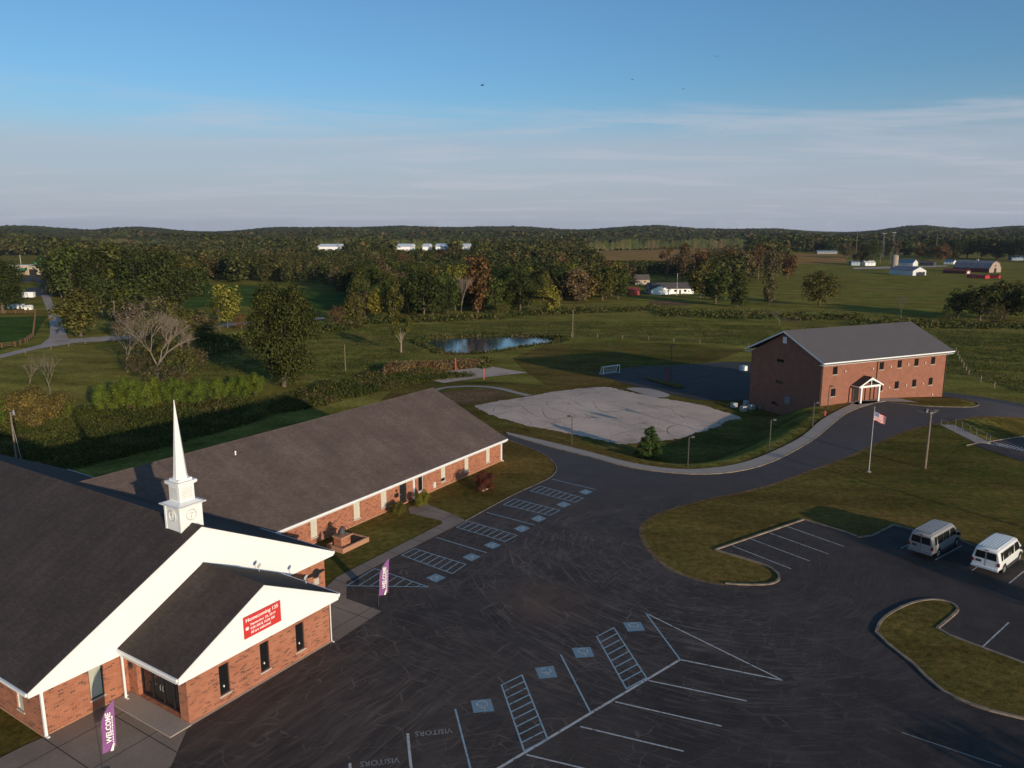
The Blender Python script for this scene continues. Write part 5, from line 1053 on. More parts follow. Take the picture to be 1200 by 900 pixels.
mb=MB(); mb.box(L/2+.15,L/2+.22,-1.6,1.6,0,3.4); mb.box(L/2+.15,L/2+.22,-.7,.7,4.6,6); mb.build('barn_door',['black'],t); mb=MB(); mb.box(-.8,.8,-.4,.4,rr,rr+1.0); mb.build('cupola',['white2'],t)
house('low dark red shed left of the gambrel barn','shed',1121,320.5,R(-60),26*s,9*s,2.2,3.6,'barnred','barnred',name='shed',extra=lambda t:endwin(t,26*s,1,-1.6,1.6,.3,2.0,'end_panel','white2'))
house('bright red livestock shed in front of the gambrel barn','shed',1146,326,R(-60),18*s,8*s,2.0,2.6,'red','barnred',name='shed',ops=((-2,-1,.5,1.2),))
house('bright red small shed at the bush edge, right of the barns','shed',1166,326.,R(-50),8*s,5*s,2.0,2.6,'red','barnred',name='shed')
# houses beyond the farm
for x,y,l,L,Wd,eh,rh,w,r,yw in ((1064,311.5,'white house with a blue metal roof right of the silo',14,9,3.4,6.2,'white2','blueroof',-55),(1087,311,'dark long shed between the blue roof and the red barn',13,6,2.8,4.2,'dgrey','hroof',-50),(1001,311,'blue shed beside the round tree left of the farm',8,6,3.2,4.4,'bluetin','bluetin',0),(1017.5,311.2,'white cottage just right of the round tree',10,7,2.8,4.6,'white','white2',5),
  (1113,309.5,'small white house with a blue roof left of the red barn',9,6,2.8,4.4,'white','blueroof',-50),(1109,302,'grey house above the red barn in the far trees',12,8,4,6.5,'grey','hroof',0),(982,287.5,'pale long roof among the far trees left of the pylons',18,10,4.5,7.5,'white2','white2',-10),(1073,287.5,'white house on the far slope above the blue roof',14,9,5,8.5,'white','hroof',12),(968,297.5,'row of pale sheds behind the hay field',26,8,3.2,4.6,'grey','bluetin',0),
  (1190,305,'blue roofed house at the right edge of the farm',12,8,3.4,5.6,'bluetin','blueroof',-8),(770,288.5,'white shed behind the left hay field',14,8,3.5,5,'white2','white2',0),(1210,307,'white house just past the right edge',12,8,3.4,5.6,'white','blueroof',8)):
    house(l,'house',x,y,R(yw),L,Wd,eh,rh,w,r,name='far_house',ops=((-2.,-1,1,2.2),(1,2,1,2.2)))
for x0,x1,y,l in((378,401,304,'large white flat roofed building in the woods, left'),(465,484,304,'white flat roofed building in the woods, middle'),(498,504,304,'small white roof in the woods beside the middle building'),(513,524,304,'white roof in the woods, right of the middle building'),(543,551,304,'small far white roof at the right of the row')):
    b=at((x0+x1)/2,y); s=mpp((x0+x1)/2,y); w=(x1-x0)*s; t=thing('warehouse',l,'warehouse',b,0,'white roofed warehouses in the woods'); hh=(y-288.8)*s
    mb=MB(); mb.box(-w/2,w/2,-20,20,-2,hh); mb.build('wall',['white'],t); mb=MB(); mb.prism([(-w/2-1,-20.6,hh),(-w/2-1,0,hh+2.6),(-w/2-1,20.6,hh)],(w+2,0,0)); mb.build('roof',['white'],t); mb=MB(); mb.box(-w/4,-w/4+5,-20.1,-20.003,-2,4); mb.build('door',['grey'],t)
# factory at the left edge
b=at(24,322); s=mpp(24,322); t=thing('factory','tan factory with flat roofs and green conveyor at the left','factory',b,R(4))
def bb(nm,m_,x0,x1,y0,y1,z0,z1): mb=MB(); mb.box(x0*s,x1*s,y0,y1,z0,z1); return mb.build(nm,[m_],t)
bb('main_hall','tan',-18,10,0,14,-1,5.8); bb('main_roof','sill',-18.5,10.5,-.5,14.5,5.81,6.3); w=bb('end_hall','tan',12,26,-4,8,-1,5.2); bb('end_roof','sill',11.5,26.5,-4.4,8.4,5.21,5.6); bb('loading_bay','black',14,22,-4.1,-4.003,0,3.8)
mb=MB(); mb.prism([(-10*s,-6,1.4),(-10*s,0,3.0),(11*s,0,4.6),(11*s,-6,3.2)],(0,0,.35)); mb.build('canopy',['green'],t)
mb=MB(); mb.tube([(15*s,4,5.6),(15*s,4,7.6),(22*s,4,8.2),(22*s,4,10.2),(24*s,4,11.2),(27*s,4,11.2),(29.5*s,4,10.2),(29.5*s,4,3)],1.0,10); mb.build('duct',['green'],t,smooth=True)
mb=MB(); mb.lathe((0,-7,-.2),[(4.8,0),(3.0,1.6),(.3,2.9)],14); o=mb.build('sawdust_heap',['sawdust']); o.location=b; tag(o,'tan heap of sawdust before the factory hall','heap'); 
# trailer and paddock items
def boxtruck(px,py,l,w=5.,h_=2.6):
    b=at(px,py); t=thing('box_trailer',l,'trailer',b,R(5)); mb=MB(); mb.box(-w/2,w/2,-1.1,1.1,.6,h_+.4); mb.build('body',['white'],t,bev=.05); mb=MB(); mb.box(w/2,w/2+1.2,-.1,.1,.6,.75); mb.build('drawbar',['black'],t)
    for s_ in(-1,1): mb=MB(); mb.tube([(-.3,s_*.9,.4),(-.3,s_*1.15,.4)],.4,12); mb.build('wheel',['black'],t)
boxtruck(34,350,'white box trailer beside the dark yard')
for x,y,l in((14,361.5,'small white hive box, leftmost of three on the paddock edge'),(25,361.5,'small white hive box in the middle of three'),(34,363,'larger pale hut at the right of the three on the paddock edge')):
    house(l,'hut',x,y,R(10),2.6,1.8,1.2,1.9,'ink','white2',name='animal_hut',over=.1,door=(-.3,.3,.8))
def fence(pts,label,h_=1.4,rail='fwood',step=3.0,group=None,name='paddock_fence',rails=3):
    P=[Vector(p[:2]) for p in pts]; t=thing(name,label,'fence',(P[0].x,P[0].y,h1(P[0].x,P[0].y)),0,group); o=t.location
    allp=[]
    for a,b_ in zip(P,P[1:]):
        n=max(1,int((b_-a).length/step)); 
        for k in range(n): allp.append(a.lerp(b_,k/n))
    allp.append(P[-1]); Z=[h1(p.x,p.y) for p in allp]
    for p,z in list(zip(allp,Z))[:95]:
        mb=MB(); mb.box(-.08,.08,-.08,.08,-.2,h_); q=mb.build('post',[rail],t); q.location=(p.x-o.x,p.y-o.y,z-o.z)
    for k in range(rails):
        mb=MB(); zz=h_*(.3+.62*k/max(1,rails-1)); ra=.06 if rails>2 else .018
        mb.tube([(p.x-o.x,p.y-o.y,z-o.z+zz) for p,z in zip(allp,Z)],ra,4); mb.build('rail',[rail],t)
    return t
fence(ats([(-30,369),(42,367),(39,395),(30,402),(18,406),(-30,412)]),'brown board fence round the green paddock at the left')
fence(ats([(0,421),(30,415),(60,410),(100,403),(133,400)]),'weathered post fence along the near side of the gravel lane',1.0,'wood',5,name='post_fence',rails=2)
fence(ats([(560,397),(640,393),(700,396),(760,399),(820,403),(877,408)]),'thin wire fence along the pasture behind the rear lot',1.2,'wood',7,name='wire_fence',rails=2)
fence(ats([(1120,413),(1135,440),(1165,455),(1200,463),(1260,475)]),'thin wire fence on the pasture right of the school',1.2,'wood',7,name='wire_fence',rails=2)
# ------------------------------------------------------------ vegetation
rng=np.random.default_rng(7)
def quads(P,Nn,q):
    """small leaf-clump quads at points P with normals Nn and sizes q"""
    n=len(P); a=np.cross(Nn,rng.normal(size=(n,3))); a/=np.linalg.norm(a,axis=1,keepdims=True)+1e-9; b=np.cross(Nn,a); b/=np.linalg.norm(b,axis=1,keepdims=True)+1e-9
    q=np.asarray(q).reshape(-1,1)*np.ones((n,1)); w=q*rng.uniform(.55,.9,(n,1)); V=np.empty((n,4,3)); V[:,0]=P-a*q*.5; V[:,1]=P-b*w*.5+a*q*.08; V[:,2]=P+a*q*.5; V[:,3]=P+b*w*.5-a*q*.05
    return V.reshape(-1,3)
def crown(seed,n,q,style):
    r=np.random.default_rng(seed); C=[];Rd=[]
    if style=='round': L,zc,rz_,rx,lr=44,4.9,4.7,3.3,(1.0,1.8)
    elif style=='tall': L,zc,rz_,rx,lr=42,4.9,4.8,2.4,(.9,1.4)
    elif style=='wide': L,zc,rz_,rx,lr=50,4.6,4.6,4.1,(1.0,1.9)
    elif style=='full': L,zc,rz_,rx,lr=64,4.7,4.7,3.5,(.8,1.7)
    elif style=='sparse': L,zc,rz_,rx,lr=22,5.8,3.6,3.0,(.5,1.1)
    elif style=='cone': L,zc,rz_,rx,lr=90,5.0,4.7,2.9,(.55,1.0)
    elif style=='shrub': L,zc,rz_,rx,lr=34,4.3,4.3,5.2,(1.2,2.3)
    elif style=='half': L,zc,rz_,rx,lr=18,6,3,4,(.6,1.2)
    while len(C)<L:
        d=r.normal(size=3); d/=np.linalg.norm(d); rho=r.uniform(.25,1)**.5*.92
        p=np.array([d[0]*rx*rho,d[1]*rx*rho,zc+d[2]*rz_*rho])
        if style=='cone':
            z=r.uniform(.6,9.6); f=(1-z/10)**.8; a=r.uniform(0,6.283); R_=rx*f*r.uniform(.45,1.); p=np.array([math.cos(a)*R_,math.sin(a)*R_,z])
        if style=='half' and abs(p[0])<1.3: continue
        if p[2]<(.5 if style=='full' else 1.0 if style in('cone','shrub') else 3.0 if style=='half' else .9): continue
        if style in('round','wide') and p[2]<1.8 and r.random()<.4: continue
        C.append(p); Rd.append(r.uniform(*lr)*(1.0 if style!='cone' else (1.15-p[2]/13)))
    C=np.array(C);Rd=np.array(Rd); w=Rd**2; k=r.choice(len(C),n,p=w/w.sum()); d=r.normal(size=(n,3)); d[:,2]+=.25; d/=np.linalg.norm(d,axis=1,keepdims=True)
    d[:,2]=np.where(d[:,2]<-.5,-d[:,2],d[:,2])
    P=C[k]+d*(Rd[k]*r.uniform(.62,1.08,n))[:,None]; P+=r.normal(size=(n,3))*.10
    Nn=d*1.3+np.array([0,0,.15])+r.normal(size=(n,3))*.35; Nn/=np.linalg.norm(Nn,axis=1,keepdims=True)
    P[:,2]=np.maximum(P[:,2],.15)
    P[:,2]*=10/P[:,2].max()
    return quads(P,Nn,q*r.uniform(.6,1.35,n)),C
def trunk_mb(mb,C,r,rb=.32,top=6.5,limbs=7,lean=0):
    pts=[(0,0,-.4),(.05,0,.6),(.12+lean*.3,.05,2.2),(.05+lean*.6,.1,4.2),(.0+lean,0,top)]; mb.tube(pts,[rb*1.35,rb,rb*.8,rb*.55,rb*.2],8)
    idx=r.choice(len(C),min(limbs,len(C)),replace=False)
    for i in idx:
        c=C[i]; z0=min(max(1.8,c[2]*.5),5); mb.tube([(.08+lean*.4,0,z0),(c[0]*.5,c[1]*.5,z0+(c[2]-z0)*.65),tuple(c*.98)],[rb*.4,rb*.22,rb*.07],5)
def bare(seed,depth=6,spread=.55,r0=.085,L0=2.5,n_=3,up=.15,first=2.0,lean=(0,0)):
    r=random.Random(seed); mb=MB()
    def br(p,d,L,rad,k):
        m_=p+d*L*.5+Vector((r.uniform(-1,1),r.uniform(-1,1),r.uniform(-.4,.4)))*L*.07; e=p+d*L; mb.tube([p,m_,e],[rad,rad*.82,rad*.62],5 if k>3 else 3,cap=False)
        if k==0: return
        for i in range(n_ if k>1 else 2):
            a=r.uniform(0,6.283); s=r.uniform(.35,1.)*spread; q=Vector((math.cos(a),math.sin(a),0)); nd=(d+q*s*1.3+Vector((0,0,up))).normalized(); br(e if i else m_.lerp(e,.9),nd,L*r.uniform(.62,.86),rad*.58,k-1)
    br(Vector((0,0,-.3)),Vector((lean[0],lean[1],1)).normalized(),first,r0,depth); mz=max(v[2] for v in mb.v); mb.v=[(v[0]*10/mz,v[1]*10/mz,v[2]*10/mz if v[2]>0 else v[2]) for v in mb.v]; return mb
PROTO={}
def tproto(key,n,q,style,seeds,bark='bark'):
    out=[]
    for s in seeds:
        V,C=crown(s,n,q,style); me=arr_mesh('crown',V,4,'leaf'); r=np.random.default_rng(s); mb=MB(); 
        if style=='shrub': mb.tube([(0,0,-.3),(0,0,3)],[.3,.1],6); [mb.tube([(0,0,0),tuple(c*.9)],[.16,.04],4) for c in C[:6]]
        elif style=='cone': mb.tube([(0,0,-.3),(0,0,9)],[.28,.04],7); 
        else: trunk_mb(mb,C,r,.24 if style!='tall' else .2,limbs=8 if style!='sparse' else 16,top=6.5)
        t_=mb.build('trunk',[bark]); out.append((t_,me))
    PROTO[key]=out
    for t_,c_ in out: COL.objects.unlink(t_); COL.objects.unlink(c_)
HI=[('round',(11,12)),('full',(13,)),('shrub',(14,15)),('cone',(16,)),('sparse',(17,)),('half',(18,))]
for st_,sd_ in HI: tproto(st_+'_hi',{'shrub':13000,'cone':9000,'sparse':2600,'half':3500,'full':30000}.get(st_,16000),{'shrub':.32,'full':.22,'cone':.26,'sparse':.26,'half':.34}.get(st_,.24),st_,sd_,'palebark' if st_ in('half',) else 'bark')
for st_,sd_ in (('round',(21,22,23)),('tall',(24,25)),('wide',(26,27)),('sparse',(28,29)),('shrub',(30,)),('cone',(31,))): tproto(st_,{'sparse':900,'shrub':1500}.get(st_,2600),.50 if st_!='sparse' else .42,st_,sd_)
for i,(sd_,dp) in enumerate(((1,7),(2,6),(5,6))):
    mb=bare(sd_,dp); o=mb.build('branches',['deadwood']); COL.objects.unlink(o); PROTO.setdefault('bare',[]).append((o,None))
mb=bare(9,7,.66,.075,2.0,3,.0,1.0,(-.35,-.1)); o=mb.build('branches',['deadwood']); COL.objects.unlink(o); PROTO['bare_big']=[(o,None)]
NTREE=0
COLS=dict(deep=(.036,.045,.014),dark=(.038,.048,.015),mid=(.056,.068,.019),olive=(.085,.083,.024),yel=(.145,.140,.028),rust=(.120,.068,.030),brown=(.10,.078,.040),ever=(.058,.092,.026),bright=(.095,.128,.022),gold=(.145,.105,.035),maroon=(.085,.032,.022),grey=(.115,.10,.075))
CW=dict(round=3.9,tall=3.0,wide=4.9,sparse=3.6,cone=2.7,full=4.5,shrub=6.3,bare=3.5,bare_big=4.5,half=4.6)
def plant(key,loc,hh,width,col,label,cat='tree',name='tree',group=None,rz=None,idx=None):
    """one tree: empty > trunk, crown; width is the half width in metres"""
    global NTREE
    pr=PROTO[key]; t_,c_=pr[(NTREE if idx is None else idx)%len(pr)]; NTREE+=1
    t=thing(name,label,cat,loc,rng.uniform(0,6.28) if rz is None else rz,group)
    w=width/CW[key.replace('_hi','')]; t.scale=(w,w,hh/10)
    a=t_.copy(); COL.objects.link(a); a.parent=t
    if c_ is not None:
        b=c_.copy(); COL.objects.link(b); b.parent=t; v=rng.uniform(.85,1.15,3); b.color=(col[0]*v[0]*rng.uniform(.9,1.1),col[1]*v[0],col[2]*v[0],1)
    return t
def ptree(key,px,py,ty,hw,col,label,**k):
    b=at(px,py); dep=b[1]*math.cos(CP)-(b[2]-CH)*math.sin(CP); hh=hgt(px,py,ty,b); return plant(key,b,hh,hw*dep/CF,COLS[col],label,**k)
# near and singled-out plants
ptree('full_hi',333,453,327,46,'deep','huge dark green tree standing alone behind the office wing, left of the pond',idx=0)
ptree('cone_hi',761.5,537.5,499,17.5,'ever','small bright evergreen on the bank by the curved sidewalk',name='evergreen_tree')
ptree('shrub_hi',567,575,551,17,'maroon','small dark red ornamental tree on the lawn by the office wing',name='ornamental_tree')
ptree('shrub_hi',466,603.5,587.5,12,'olive','round olive bush left of the office wing door',cat='bush',name='bush')
ptree('shrub_hi',494.5,593,573.5,11.5,'yel','yellow green bush right of the office wing door',cat='bush',name='bush')
ptree('shrub_hi',46,500,450,38,'gold','big yellowish brown bush beside the transformer pole',cat='bush',name='bush')
ptree('shrub_hi',-4,502,462,17,'bright','green bush cut by the left edge of the picture',cat='bush',name='bush'); ptree('shrub_hi',80,492,455,8,'bright','narrow green bush right of the yellowish brown bush',cat='bush',name='bush')
for k,(x,by,ty,w) in enumerate(((126,481,447,18),(150,480,441,22),(178,478,440,20),(205,476,441,18),(232,473,442,17),(258,470,441,16),(282,467,437,15),(300,464,435,12))):
    ptree('shrub_hi',x,by,ty,w,'bright','bright green shrub, %s from the left in the long hedge behind the office wing'%('first second third fourth fifth sixth seventh eighth'.split()[k]),cat='shrub',name='hedge_shrub',group='shrubs of the long green hedge')
ptree('bare_big',184,444,360,38,'grey','large leafless tree with a fan of pale branches above the hedge',name='bare_tree')
ptree('bare',150,436,375,24,'grey','smaller leafless tree leaning left of the large bare one',name='bare_tree'); ptree('shrub',190,452,425,34,'brown','brown tangle of twigs at the foot of the large bare tree',cat='shrub',name='thicket')
ptree('bare',58,462,412,16,'grey','small pale leafless tree in front of the yellowish brown bush',name='bare_tree'); ptree('bare',36,460,418,12,'grey','thin leafless sapling at the left above the brown bush',name='bare_tree')
ptree('bare',1055,375,345,9,'grey','small leafless tree on the pasture below the white barn',name='bare_tree'); ptree('half_hi',470,413,369,16,'olive','broken pale trunk tree with two green tufts left of the pond',rz=0)
ptree('bare',913,380,362,14,'grey','faint leafless tree just behind the school roof',name='bare_tree'); ptree('bare',541,371,322,14,'grey','pale leafless tree at the wood edge above the pond',name='bare_tree')
for k,(x,by,ty,w,c_,st_) in enumerate(((140,400,368,16,'brown','sparse'),(163,415,372,20,'olive','sparse'),(180,410,368,20,'mid','sparse'),(200,416,376,18,'brown','sparse'),(222,412,370,18,'olive','sparse'),(170,425,398,26,'olive','shrub'),(225,430,402,22,'brown','shrub'),(248,396,374,14,'mid','sparse'))):
    ptree(st_,x,by,ty,w,c_,'%s scrubby tree in the thicket between the hedge and the gravel lane'%dict(brown='brownish',olive='olive',mid='green')[c_],group='%s scrub trees in the thicket'%dict(brown='brownish',olive='olive',mid='green')[c_])
M=[('round',95,394,337,31,'olive','rounded olive tree beside the gravel lane bend'),('round_hi',4,367,300,30,'dark','dark tree at the left edge in front of the factory'),('round',86,352,286,26,'mid','tall tree at the left end of the dense grove'),('round',112,354,291,22,'dark','dark tree second from left in the dense grove'),('tall',135,352,283,20,'mid','tallest tree of the dense grove'),('wide',160,354,291,26,'dark','broad dark tree in the middle of the dense grove'),('round',192,352,292,26,'dark','dark tree right of the middle of the dense grove'),('round',220,346,300,20,'olive','olive tree at the right end of the dense grove'),
 ('round',72,346,300,20,'dark','low dark tree beside the lane at the grove'),('wide',120,372,318,26,'dark','dark tree in the second row of the grove, left'),('round',165,372,322,28,'mid','green tree in the second row of the grove, middle'),('round',205,366,318,24,'dark','dark tree in the second row of the grove, right'),('round',147,384,335,20,'mid','green tree in the front row of the grove'),
 ('sparse',150,404,352,20,'grey','thin greyish tree left among the scrub'),('sparse',192,404,346,24,'brown','brown half bare tree in the middle of the scrub'),('sparse',213,408,352,20,'olive','olive half bare tree right among the scrub'),('round',236,394,364,20,'brown','brown flat topped tree beside the far lane'),('sparse',172,400,350,22,'grey','grey thin tree behind the big leafless tree'),('shrub',215,440,405,24,'olive','olive thicket right of the big leafless tree'),('shrub',160,436,412,20,'brown','brown thicket under the big leafless tree'),
 ('shrub',200,424,392,26,'olive','olive brush clump behind the big leafless tree'),('shrub',245,402,386,18,'mid','low green thicket right of the scrub'),('shrub',283,386,366,12,'rust','rust coloured bush beside the bright round tree'),
 ('round',267,384,331,20,'yel','bright yellow green tree right of the scrub'),('sparse',258,388,345,10,'mid','slim tree touching the bright yellow green one'),
 ('round',443,373,338,15,'yel','yellow green tree at the wood edge left of the pond'),('tall',463,375,326,12,'olive','slim olive tree at the wood edge left of the pond'),('wide',497,372,316,27,'dark','broad dark tree at the wood edge above the pond'),('tall',560,366,296,17,'rust','tall rusty orange tree above the pond'),('round',525,366,318,17,'mid','green tree between the broad dark one and the leafless one'),('shrub',590,369,352,9,'olive','low round bush at the wood edge above the pond'),
 ('round',645,367,334,15,'yel','round yellow green tree alone at the wood edge'),('round',684,352,314,18,'gold','yellow brown tree right of the lone round one'),('shrub',395,381,356,12,'rust','rusty thicket at the end of the green meadow'),('round',415,378,342,14,'olive','olive tree at the end of the green meadow'),('round',428,372,340,12,'brown','brown tree at the end of the green meadow'),
 ('round',610,364,325,20,'dark','dark tree at the wood edge right of the pond'),('tall',577,366,320,14,'mid','green tree right of the rusty orange one'),('round',706,352,316,18,'olive','olive tree left of the red shed'),('round',724,350,312,16,'mid','green tree touching the red shed'),
 ('tall',864,360,318,13,'dark','dark upright tree on the hedgerow, left of three'),('tall',901,357,323,9,'brown','narrow brown tree on the hedgerow, middle of three'),('wide',960,358,316,23,'olive','broad loose tree on the hedgerow, right of three'),('round',838,356,312,20,'mid','green tree right of the white farmhouse'),('round',820,350,304,18,'olive','olive tree behind the white farmhouse, right'),
 ('shrub',1003,390,378,10,'dark','small dark bush just behind the school ridge'),('round',1122,372,338,18,'mid','green tree at the left end of the right hand copse'),('round',1148,376,333,22,'dark','dark tree in the middle of the right hand copse'),('round',1178,374,328,24,'olive','olive tree at the right of the right hand copse'),('wide',1210,378,328,26,'dark','dark tree cut by the right edge of the picture'),('shrub',1165,380,355,16,'brown','brown bush in front of the right hand copse'),('shrub',1110,378,358,10,'mid','low bush at the foot of the right hand copse'),
 ('round',1014,311,291,8,'dark','round dark tree beside the white cottage'),('round',1005,310,294,8,'brown','brown tree beside the blue shed'),('sparse',1050,305,280,9,'brown','brown thin tree behind the silo'),('round',1103,306,286,12,'rust','reddish brown tree behind the red barn')]
for k,(key,x,by,ty,w,c,l) in enumerate(M): ptree(key,x,by,ty,w,c,l)
for i,x in enumerate((782,800,818,836,853,870,888,905,922)):
    ptree('round' if i%3 else 'sparse',x,327+(i%2)*4,[289,284,291,286,288,292,285,290,296][i],13,'brown' if i%2 else 'rust','brown autumn tree in the row between the hay fields',group='brown trees between the hay fields')
_tip=at(1100,850); TX=_tip[0]+36*.545; TY=_tip[1]-36*.839
for k,(x,by,ty,w,c_) in enumerate(((992,303,284,9,'brown'),(1024,303,283,10,'mid'),(1060,300,281,10,'dark'),(1078,303,286,9,'brown'),(1090,305,288,9,'mid'),(1118,304,280,12,'dark'),(1133,303,278,13,'mid'),(1150,303,276,14,'dark'),(1168,304,278,14,'dark'),(1186,305,277,14,'mid'),(1204,306,278,14,'dark'),(1096,300,280,12,'dark'),(975,296,280,10,'mid'),(955,294,281,10,'dark'),(1040,300,284,9,'dark'),(1008,298,281,10,'dark'))):
    ptree(('round','wide','tall')[k%3],x,by,ty,w,c_,'%s tree in the line behind the farm buildings'%dict(dark='dark green',mid='green',brown='brownish')[c_],group='%s trees behind the farm buildings'%dict(dark='dark green',mid='green',brown='brownish')[c_])
# off the right edge: trees whose shade falls over the lawn and the lots
for i,(x,y,hh,w) in enumerate(((61.3,14.9,12.0,1.9),(TX,TY,7.5,4.4),(96,50,13,5.),(108,58,13,6),(83,33,9,3.5))):
    plant('wide' if i%2 else 'round',(x,y,h1(x,y)),hh,w,COLS['mid'],'green tree standing beyond the right edge of the picture',group='trees beyond the right edge')
# ---- woods
YB=[(-200,318),(-40,318),(0,300),(62,300),(64,352),(235,352),(237,331),(300,332),(365,333),(402,345),(425,370),(470,371),(600,366),(640,356),(700,350),(732,346),(738,324),(828,324),(832,346),(870,338),(900,322),(935,315),(938,296),(1205,296),(1400,300)]
yx=np.array(YB)
EXC=[[(685,289),(880,289),(880,308),(685,308)],[(925,296),(1000,296),(1000,309),(925,309)],[(960,284),(990,284),(990,289),(960,289)],[(1062,283),(1082,283),(1082,290),(1062,290)],[(372,289),(407,289),(407,305),(372,305)],[(460,289),(529,289),(529,305),(460,305)],[(539,289),(555,289),(555,305),(539,305)],[(1100,298),(1118,298),(1118,303),(1100,303)],[(744,324),(765,324),(765,338),(744,338)]]
CLIP=[(374,405,292),(461,528,292.5),(540,554,292),(702,800,305),(932,992,308)]
def hmax(x,y,z):
    px,py=proj(x,y,z); m_=99.
    for a,b,t in CLIP:
        if a-4<px<b+4 and py>t: m_=min(m_,max(3.,(py-t)*(y*math.cos(CP)-(z-CH)*math.sin(CP))/CF))
    return m_
def woods(r0,r1,cell):
    xs=np.arange(-r1,r1,cell); ys=np.arange(0,r1,cell); X,Y=np.meshgrid(xs,ys); X=X.ravel()+rng.uniform(-.45,.45,X.size)*cell; Y=Y.ravel()+rng.uniform(-.45,.45,Y.size)*cell
    r=np.hypot(X,Y); k=(r>=r0)&(r<r1)&(np.abs(X)<Y*.80+30)&(Y>100); X=X[k];Y=Y[k]; Z=hz(X,Y); dz=Z-CH; dep=Y*math.cos(CP)-dz*math.sin(CP); up=Y*math.sin(CP)+dz*math.cos(CP); px=600+CF*X/dep; py=450-CF*up/dep
    k=py<np.interp(px,yx[:,0],yx[:,1])+rng.uniform(-2,1,len(px))
    for e in EXC: k&=~(sdist(np.array(e,float),px,py)<0)
    return X[k],Y[k],Z[k],px[k],py[k]
PAL=['dark','mid','mid','olive','ever','dark','olive','brown','olive','mid','olive','dark','mid','yel','mid','rust']
names={'dark':'dark green','mid':'green','olive':'olive','ever':'deep green','brown':'brownish','yel':'yellow green','rust':'rusty red'}
X,Y,Z,PX,PY=woods(170,420,9.0); r=np.hypot(X,Y); o_=np.argsort(r); NI=215; print('woods near',len(o_))
for i in o_[:NI]:
    c=PAL[rng.integers(len(PAL))]; reg='grove left of the green meadow' if PX[i]<235 else 'wood behind the green meadow' if PX[i]<430 else 'wood above the pond' if PX[i]<640 else 'wood left of the farmhouse' if PX[i]<740 else 'wood right of the farmhouse'
    hh=rng.uniform(11,17)*(0.8 if PY[i]>355 else 1); hh=min(hh,hmax(X[i],Y[i],Z[i])); key=['round','tall','wide','round','wide','sparse'][rng.integers(6)]; plant(key,(X[i],Y[i],Z[i]-.3),hh,hh*rng.uniform(.36,.50),COLS[c],'%s tree crowded in the %s'%(names[c],reg),group='%s trees in the %s'%(names[c],reg))
# the rest of the woods is one mass
LO=[crown(40+i,300,.95,s)[0].reshape(-1,4,3) for i,s in enumerate(('round','tall','wide','round','cone','wide'))]
LL=[crown(60+i,95,1.7,s)[0].reshape(-1,4,3) for i,s in enumerate(('round','wide','round','tall'))]
out=[]
def mass(X,Y,Z,lib,h0,h1_):
    for x,y,z in zip(X,Y,Z):
        V=lib[rng.integers(len(lib))]; a=rng.uniform(0,6.283); hh=rng.uniform(h0,h1_)*(1+.25*math.sin(x/60+y/83)); w0=hh; hh=min(hh,hmax(x,y,z)); s=hh/10; w=min(s*1.6,w0/10)*rng.uniform(.9,1.3); c,sn=math.cos(a)*w,math.sin(a)*w
        Q=np.empty_like(V); Q[...,0]=V[...,0]*c-V[...,1]*sn+x; Q[...,1]=V[...,0]*sn+V[...,1]*c+y; Q[...,2]=V[...,2]*s+z-.3; out.append(Q.reshape(-1,3))
ii=o_[NI:]; mass(X[ii],Y[ii],Z[ii],LO,11,17)
A=woods(420,760,10.5); mass(A[0],A[1],A[2],LO,11,17); print('mid',len(A[0]))
A=woods(760,1350,13.); mass(A[0],A[1],A[2],LL,12,19); print('far',len(A[0]))
LX=[crown(80+i,34,3.2,s)[0].reshape(-1,4,3) for i,s in enumerate(('round','wide','round','tall'))]
A=woods(1350,2700,19.); mass(A[0],A[1],A[2],LX,12,20); print('farther',len(A[0]))
V=np.concatenate(out); wo=arr_mesh('woods',V,4,'forest'); wo['kind']='stuff'; wo['label']='mixed green and autumn woods reaching to the horizon'; print('quads',len(V)//4)
# the farthest woods: a rough canopy
lat=rng.random((512,512))
def vn(x,y):
    xi=np.floor(x).astype(int);yi=np.floor(y).astype(int);fx_=ss(x-xi);fy=ss(y-yi); g_=lambda a,b:lat[a%512,b%512]
    return (g_(xi,yi)*(1-fx_)+g_(xi+1,yi)*fx_)*(1-fy)+(g_(xi,yi+1)*(1-fx_)+g_(xi+1,yi+1)*fx_)*fy
na=900; rs_=[1300.]
while rs_[-1]<7500: rs_.append(rs_[-1]+max(7,rs_[-1]*.0052))
rs_=np.array(rs_); tt=np.linspace(-.80,.80,na); TT,RR=np.meshgrid(tt,rs_); X=RR*TT;Y=RR
cv=np.where(RR<2600,5,10)+5*vn(X/9,Y/9)+3.5*vn(X/23+9,Y/23)+5*rng.random(X.shape)+5*vn(X/120,Y/120)
clear=vn(X/260+3,Y/200+7)>.80
Zc=hz(X,Y)+np.where(clear,-2,cv); Zc[0]-=14
n1,n2=X.shape; idx=np.arange(n1*n2).reshape(n1,n2); F_=np.stack([idx[:-1,:-1],idx[:-1,1:],idx[1:,1:],idx[1:,:-1]],-1).reshape(-1,4)
me=bpy.data.meshes.new('distant_woods'); me.vertices.add(n1*n2); me.vertices.foreach_set('co',np.stack([X,Y,Zc],-1).astype(np.float32).ravel()); me.loops.add(F_.size); me.loops.foreach_set('vertex_index',F_.ravel().astype(np.int32)); me.polygons.add(len(F_)); me.polygons.foreach_set('loop_start',np.arange(0,F_.size,4,dtype=np.int32)); me.polygons.foreach_set('loop_total',np.full(len(F_),4,np.int32)); me.materials.append(MT['canopy']); me.update(calc_edges=True)
o=bpy.data.objects.new('distant_woods',me); COL.objects.link(o); o['kind']='stuff'; o['label']='farthest wooded hills on the horizon'
